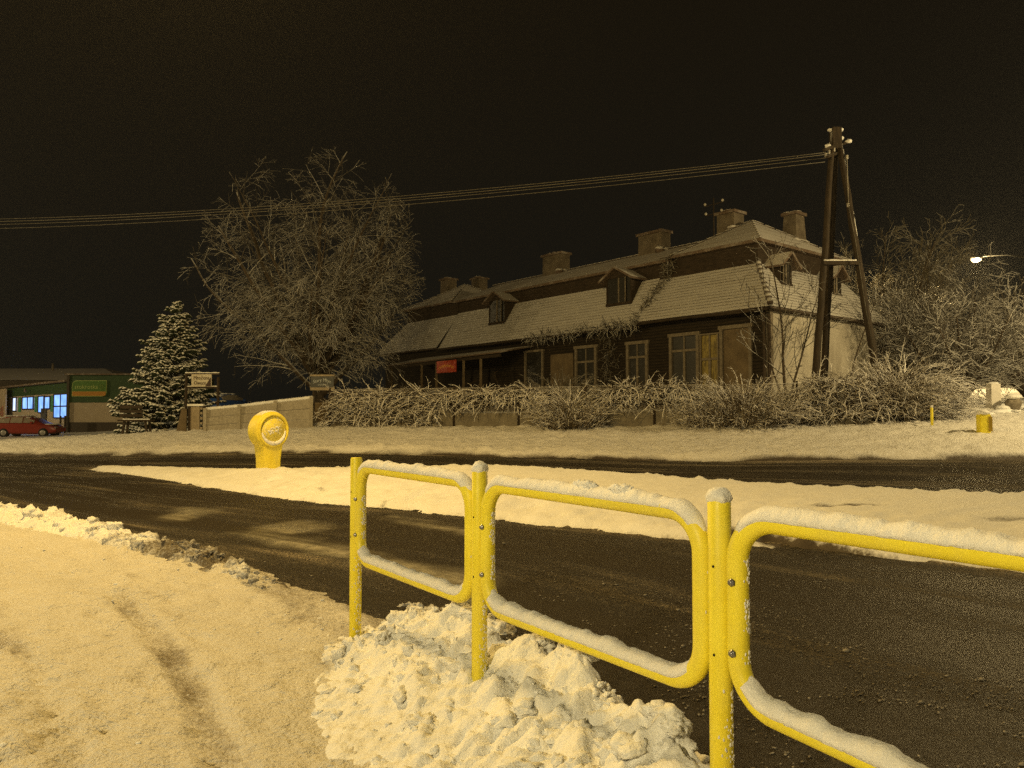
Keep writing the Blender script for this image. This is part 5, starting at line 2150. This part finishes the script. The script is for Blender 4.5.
mb.build('vent_pipe', M['frame'], hall)


# ------------------------------------------------------------------ cars
def car(loc, rz, label, paint, snowy=True):
    root = thing('parked_car', label, 'car', loc)
    Rm = Matrix.Rotation(rz, 3, 'Z')
    T = lambda x, y, z: Vector(loc) + Rm @ Vector((x, y, z))
    # stations along the car (rear -> front): x, lower z, belt z, roof z, half width belt, half width roof
    st = [(-2.02, .42, .62, .64, .68, .55), (-1.98, .30, .84, .90, .76, .60), (-1.80, .22, .92, 1.16, .80, .60), (-1.45, .20, .93, 1.36, .82, .60), (-.8, .19, .92, 1.43, .83, .61), (-.1, .19, .90, 1.43, .83, .61),
          (.35, .19, .88, 1.34, .83, .60), (.95, .19, .86, .96, .82, .66), (1.35, .20, .82, .86, .80, .70), (1.80, .24, .72, .76, .74, .64), (1.98, .36, .60, .62, .64, .54)]
    rings = []
    for x, zl_, zb_, zr_, wb_, wr_ in st:
        half = [(wb_ * .86, zl_), (wb_, zl_ + .12), (wb_ * 1.01, (zl_ + zb_) / 2 + .06), (wb_ * .97, zb_), (wr_ * 1.03, zb_ + (zr_ - zb_) * .85), (wr_ * .86, zr_)]
        rings.append([(x, y, z) for y, z in half] + [(x, -y, z) for y, z in half[::-1]])
    n = 12
    vs = [T(*p) for r in rings for p in r]
    fs = []
    for i in range(len(rings) - 1):
        for k in range(n):
            fs.append((i * n + k, i * n + (k + 1) % n, (i + 1) * n + (k + 1) % n, (i + 1) * n + k))
    fs.append(tuple(range(n)))
    fs.append(tuple((len(rings) - 1) * n + k for k in range(n - 1, -1, -1)))
    me = bpy.data.meshes.new('body')
    me.from_pydata(vs, [], fs)
    me.materials.append(paint)
    for p in me.polygons:
        p.use_smooth = True
    b = link('body', me, root)
    md = b.modifiers.new('s', 'SUBSURF')
    md.levels = md.render_levels = 2
    for sg in (-1, 1):
        mb = MB()
        for x0, x1, zr0, zr1 in ((-1.62, -.95, 1.20, 1.33), (-.88, -.12, 1.34, 1.34), (-.05, .62, 1.33, 1.12)):
            mb.hexa([T(x, sg * (y + e_), z) for e_ in (-.05, .035) for x, y, z in ((x0, .80, .97), (x1, .80, .95), (x1, .66, zr1), (x0, .66, zr0))])
        mb.build('side_window', M['frost'], root)
        for xw in (-1.28, 1.22):
            mb = MB()
            mb.tube([T(xw, sg * .62, .31), T(xw, sg * .80, .31), T(xw, sg * .845, .31)], [.31, .31, .27], 20)
            w_ = mb.build('wheel', M['tyre'], root)
            mb = MB()
            mb.tube([T(xw, sg * .83, .31), T(xw, sg * .856, .31)], [.2, .17], 14)
            mb.build('rim', M['rim'], w_)
        mb = MB()
        mb.box(T(1.86, sg * .52, .62), (.10, .14, .07), [Rm @ Vector(v) for v in ((1, 0, 0), (0, 1, 0), (0, 0, 1))])
        mb.build('headlight', M['rim'], root)
        mb = MB()
        mb.box(T(-1.97, sg * .58, .78), (.05, .12, .09), [Rm @ Vector(v) for v in ((1, 0, 0), (0, 1, 0), (0, 0, 1))])
        mb.build('tail_light', M['tail'], root)
        mb = MB()
        mb.box(T(.55, sg * .93, .98), (.06, .09, .06), [Rm @ Vector(v) for v in ((1, 0, 0), (0, 1, 0), (0, 0, 1))])
        mb.build('mirror', paint, root)
    mb = MB()
    for i in range(90):
        x = random.uniform(-1.6, .25)
        mb.blob(T(x, random.uniform(-.5, .5), 1.42 - (.12 if x > 0 or x < -1.3 else 0)), .17, 1, .25, 1.4, (1.3, 1.3, .3))
    mb.build('snow_cover', M['snow_cap'], root)
    mb = MB()
    for i in range(60):
        mb.blob(T(random.uniform(1.0, 1.75), random.uniform(-.6, .6), .86 - .0 * i), .14, 1, .25, 1.4, (1.3, 1.3, .3))
    mb.build('snow_cover', M['snow_cap'], root)
    return root


M['frost'] = mat_plain('snow_dusted_glass', (.22, .19, .15), (.36, .32, .26), 3, .6, .3)
M['tyre'] = mat_plain('tyre_rubber', (.015, .015, .015), None, rough=.85)
M['rim'] = mat_plain('wheel_trim', (.32, .31, .29), (.42, .41, .39), 10, .4, .5, .3)
M['tail'] = mat_plain('tail_lens', (.35, .03, .02), None, rough=.3, spec=.5)
M['cred'] = mat_plain('red_car_paint', (.26, .03, .02), (.29, .04, .026), 3, .35, .5)
M['cblue'] = mat_plain('blue_car_paint', (.03, .09, .32), (.04, .11, .36), 3, .3, .5)
cy_ = 52.0
cxm = (gx(13.5, cy_) + gx(49, cy_)) / 2
random.seed(71)
car((cxm, cy_, at(30, 437, cy_).z), math.radians(4), 'red hatchback dusted with snow parked before the shop', M['cred'])
car((gx(229, 56), 56, at(229, 393, 56).z - 1.5), math.radians(72), 'blue car half hidden behind the concrete fence', M['cblue'])

# ------------------------------------------------------------------ street lamps
M['lampmetal'] = mat_plain('galvanised_steel', (.03, .03, .03), (.05, .05, .05), 5, .5, .4, .5)
M['bulb'] = mat_emit('sodium_lamp', (1.0, .80, .45), 40)
SODIUM = (1.0, .66, .22)


def street_lamp(base, head, label, energy, vis=True, size=.35, color=SODIUM):
    base, head = Vector(base), Vector(head)
    r = thing('street_lamp', label, 'street lamp', base)
    mb = MB()
    top = Vector((base.x, base.y, head.z + .15))
    arm = head - top
    mb.tube([base - UP * .3, base + UP * .9, base + UP * .95, top], [.10, .10, .075, .05], 12)
    mb.tube([top, top + Vector((arm.x * .4, arm.y * .4, .12)), head + Vector((0, 0, .10))], [.045, .04, .035], 10)
    mb.build('mast', M['lampmetal'], r)
    d = Vector((arm.x, arm.y, 0)).normalized()
    s_ = Vector((-d.y, d.x, 0))
    mb = MB()
    hd = head + UP * .07
    n = 10
    mb.tube([hd - d * .38, hd - d * .3, hd, hd + d * .28, hd + d * .36], [.05, .11, .15, .11, .03], 10)
    mb.build('head', M['lampmetal'], r)
    mb = MB()
    mb.blob(head - UP * .08, .15, 3, 0, 1, (1.7, 1.3, .8))
    mb.build('lens', M['bulb'], r)
    li = bpy.data.lights.new('lamp_light', 'POINT')
    li.energy = energy
    li.color = color
    li.shadow_soft_size = size
    o = bpy.data.objects.new('lamp_light', li)
    COL.objects.link(o)
    o.location = head - UP * .65
    return r


LH = at(976, 258.5, 42)
lb = Vector((gx(1031, 42.5), 42.5, 0))
lb.z = tz(lb.x, lb.y)
street_lamp(lb, LH, 'lit street lamp glowing above the trees', 4600, color=(1.0, .72, .30))
# lamps out of view; those marked below are added to brighten
street_lamp((-9.6, -11.2, 0), (-8, -10, 8.6), 'street lamp on the pavement behind the viewer', 7200, color=(1.0, .80, .40))
street_lamp((-9.8, 10.6, .0), (-4.6, 9.5, 10.0), 'added long armed lamp above the view, placed to brighten the island', 4500, size=.5, color=(1.0, .64, .18))  # unseen lamp put in for forward light on the island
street_lamp((23.0, 16.2, .3), (20.4, 16.8, 9.0), 'street lamp on the far verge, beyond the view past the yellow marker box', 6600, color=(1.0, .74, .33))
street_lamp((-26.5, 20.2, .2), (-24.3, 21.0, 9.0), 'added lamp beyond the view past the shop, brightening the left verge', 4200, color=(1.0, .72, .30))  # unseen lamp put in to lift the dark left verge and shop
street_lamp((-58, 42, .1), (-56, 44, 9.5), 'added lamp beyond the view past the red car, brightening the hall', 9000, color=(1.0, .74, .34))  # unseen lamp put in because the hall roof stayed dark

# ------------------------------------------------------------------ thin haze volume, added for a glow round the lamps
mb = MB()
mb.box((0, 200, 3.5), (610, 510, 12.5))
hm = bpy.data.materials.new('lamp_glow_haze')
hm.use_nodes = True
hm.node_tree.nodes.clear()
ho = hm.node_tree.nodes.new('ShaderNodeOutputMaterial')
hv = hm.node_tree.nodes.new('ShaderNodeVolumePrincipled')
hv.inputs['Color'].default_value = (.9, .9, .9, 1)
hv.inputs['Density'].default_value = .00025
hv.inputs['Anisotropy'].default_value = .55
hm.node_tree.links.new(hv.outputs[0], ho.inputs['Volume'])
tag(mb.build('haze', hm), kind='stuff')

# ------------------------------------------------------------------ world, camera, render
world = bpy.data.worlds.new('World')
scene.world = world
world.use_nodes = True
nt = world.node_tree
bg = nt.nodes['Background']
tc = nt.nodes.new('ShaderNodeTexCoord')
sx = nt.nodes.new('ShaderNodeSeparateXYZ')
rp = nt.nodes.new('ShaderNodeValToRGB')
nt.links.new(tc.outputs['Generated'], sx.inputs[0])
nt.links.new(sx.outputs['Z'], rp.inputs['Fac'])
rp.color_ramp.elements[0].position = 0.0
rp.color_ramp.elements[0].color = (.0085, .0080, .0060, 1)
rp.color_ramp.elements[1].position = .5
rp.color_ramp.elements[1].color = (.0088, .0062, .0032, 1)
nt.links.new(rp.outputs['Color'], bg.inputs['Color'])
bg.inputs['Strength'].default_value = .8

cam = bpy.data.cameras.new('camera')
cam.sensor_width = 36
cam.lens = 36 * F / 1024
cam.clip_start = .05
cam.clip_end = 2000
co = bpy.data.objects.new('camera', cam)
COL.objects.link(co)
co.location = (0, 0, CAMZ)
co.rotation_euler = (math.radians(90) + PITCH, 0, 0)
scene.camera = co

scene.render.engine = 'CYCLES'
scene.cycles.use_denoising = False
scene.cycles.max_bounces = 5
scene.cycles.diffuse_bounces = 3
scene.cycles.glossy_bounces = 2
scene.cycles.sample_clamp_indirect = 3
scene.cycles.sample_clamp_direct = 12
scene.view_settings.view_transform = 'Standard'
scene.view_settings.look = 'None'
scene.view_settings.exposure = 0
scene.view_settings.gamma = 1
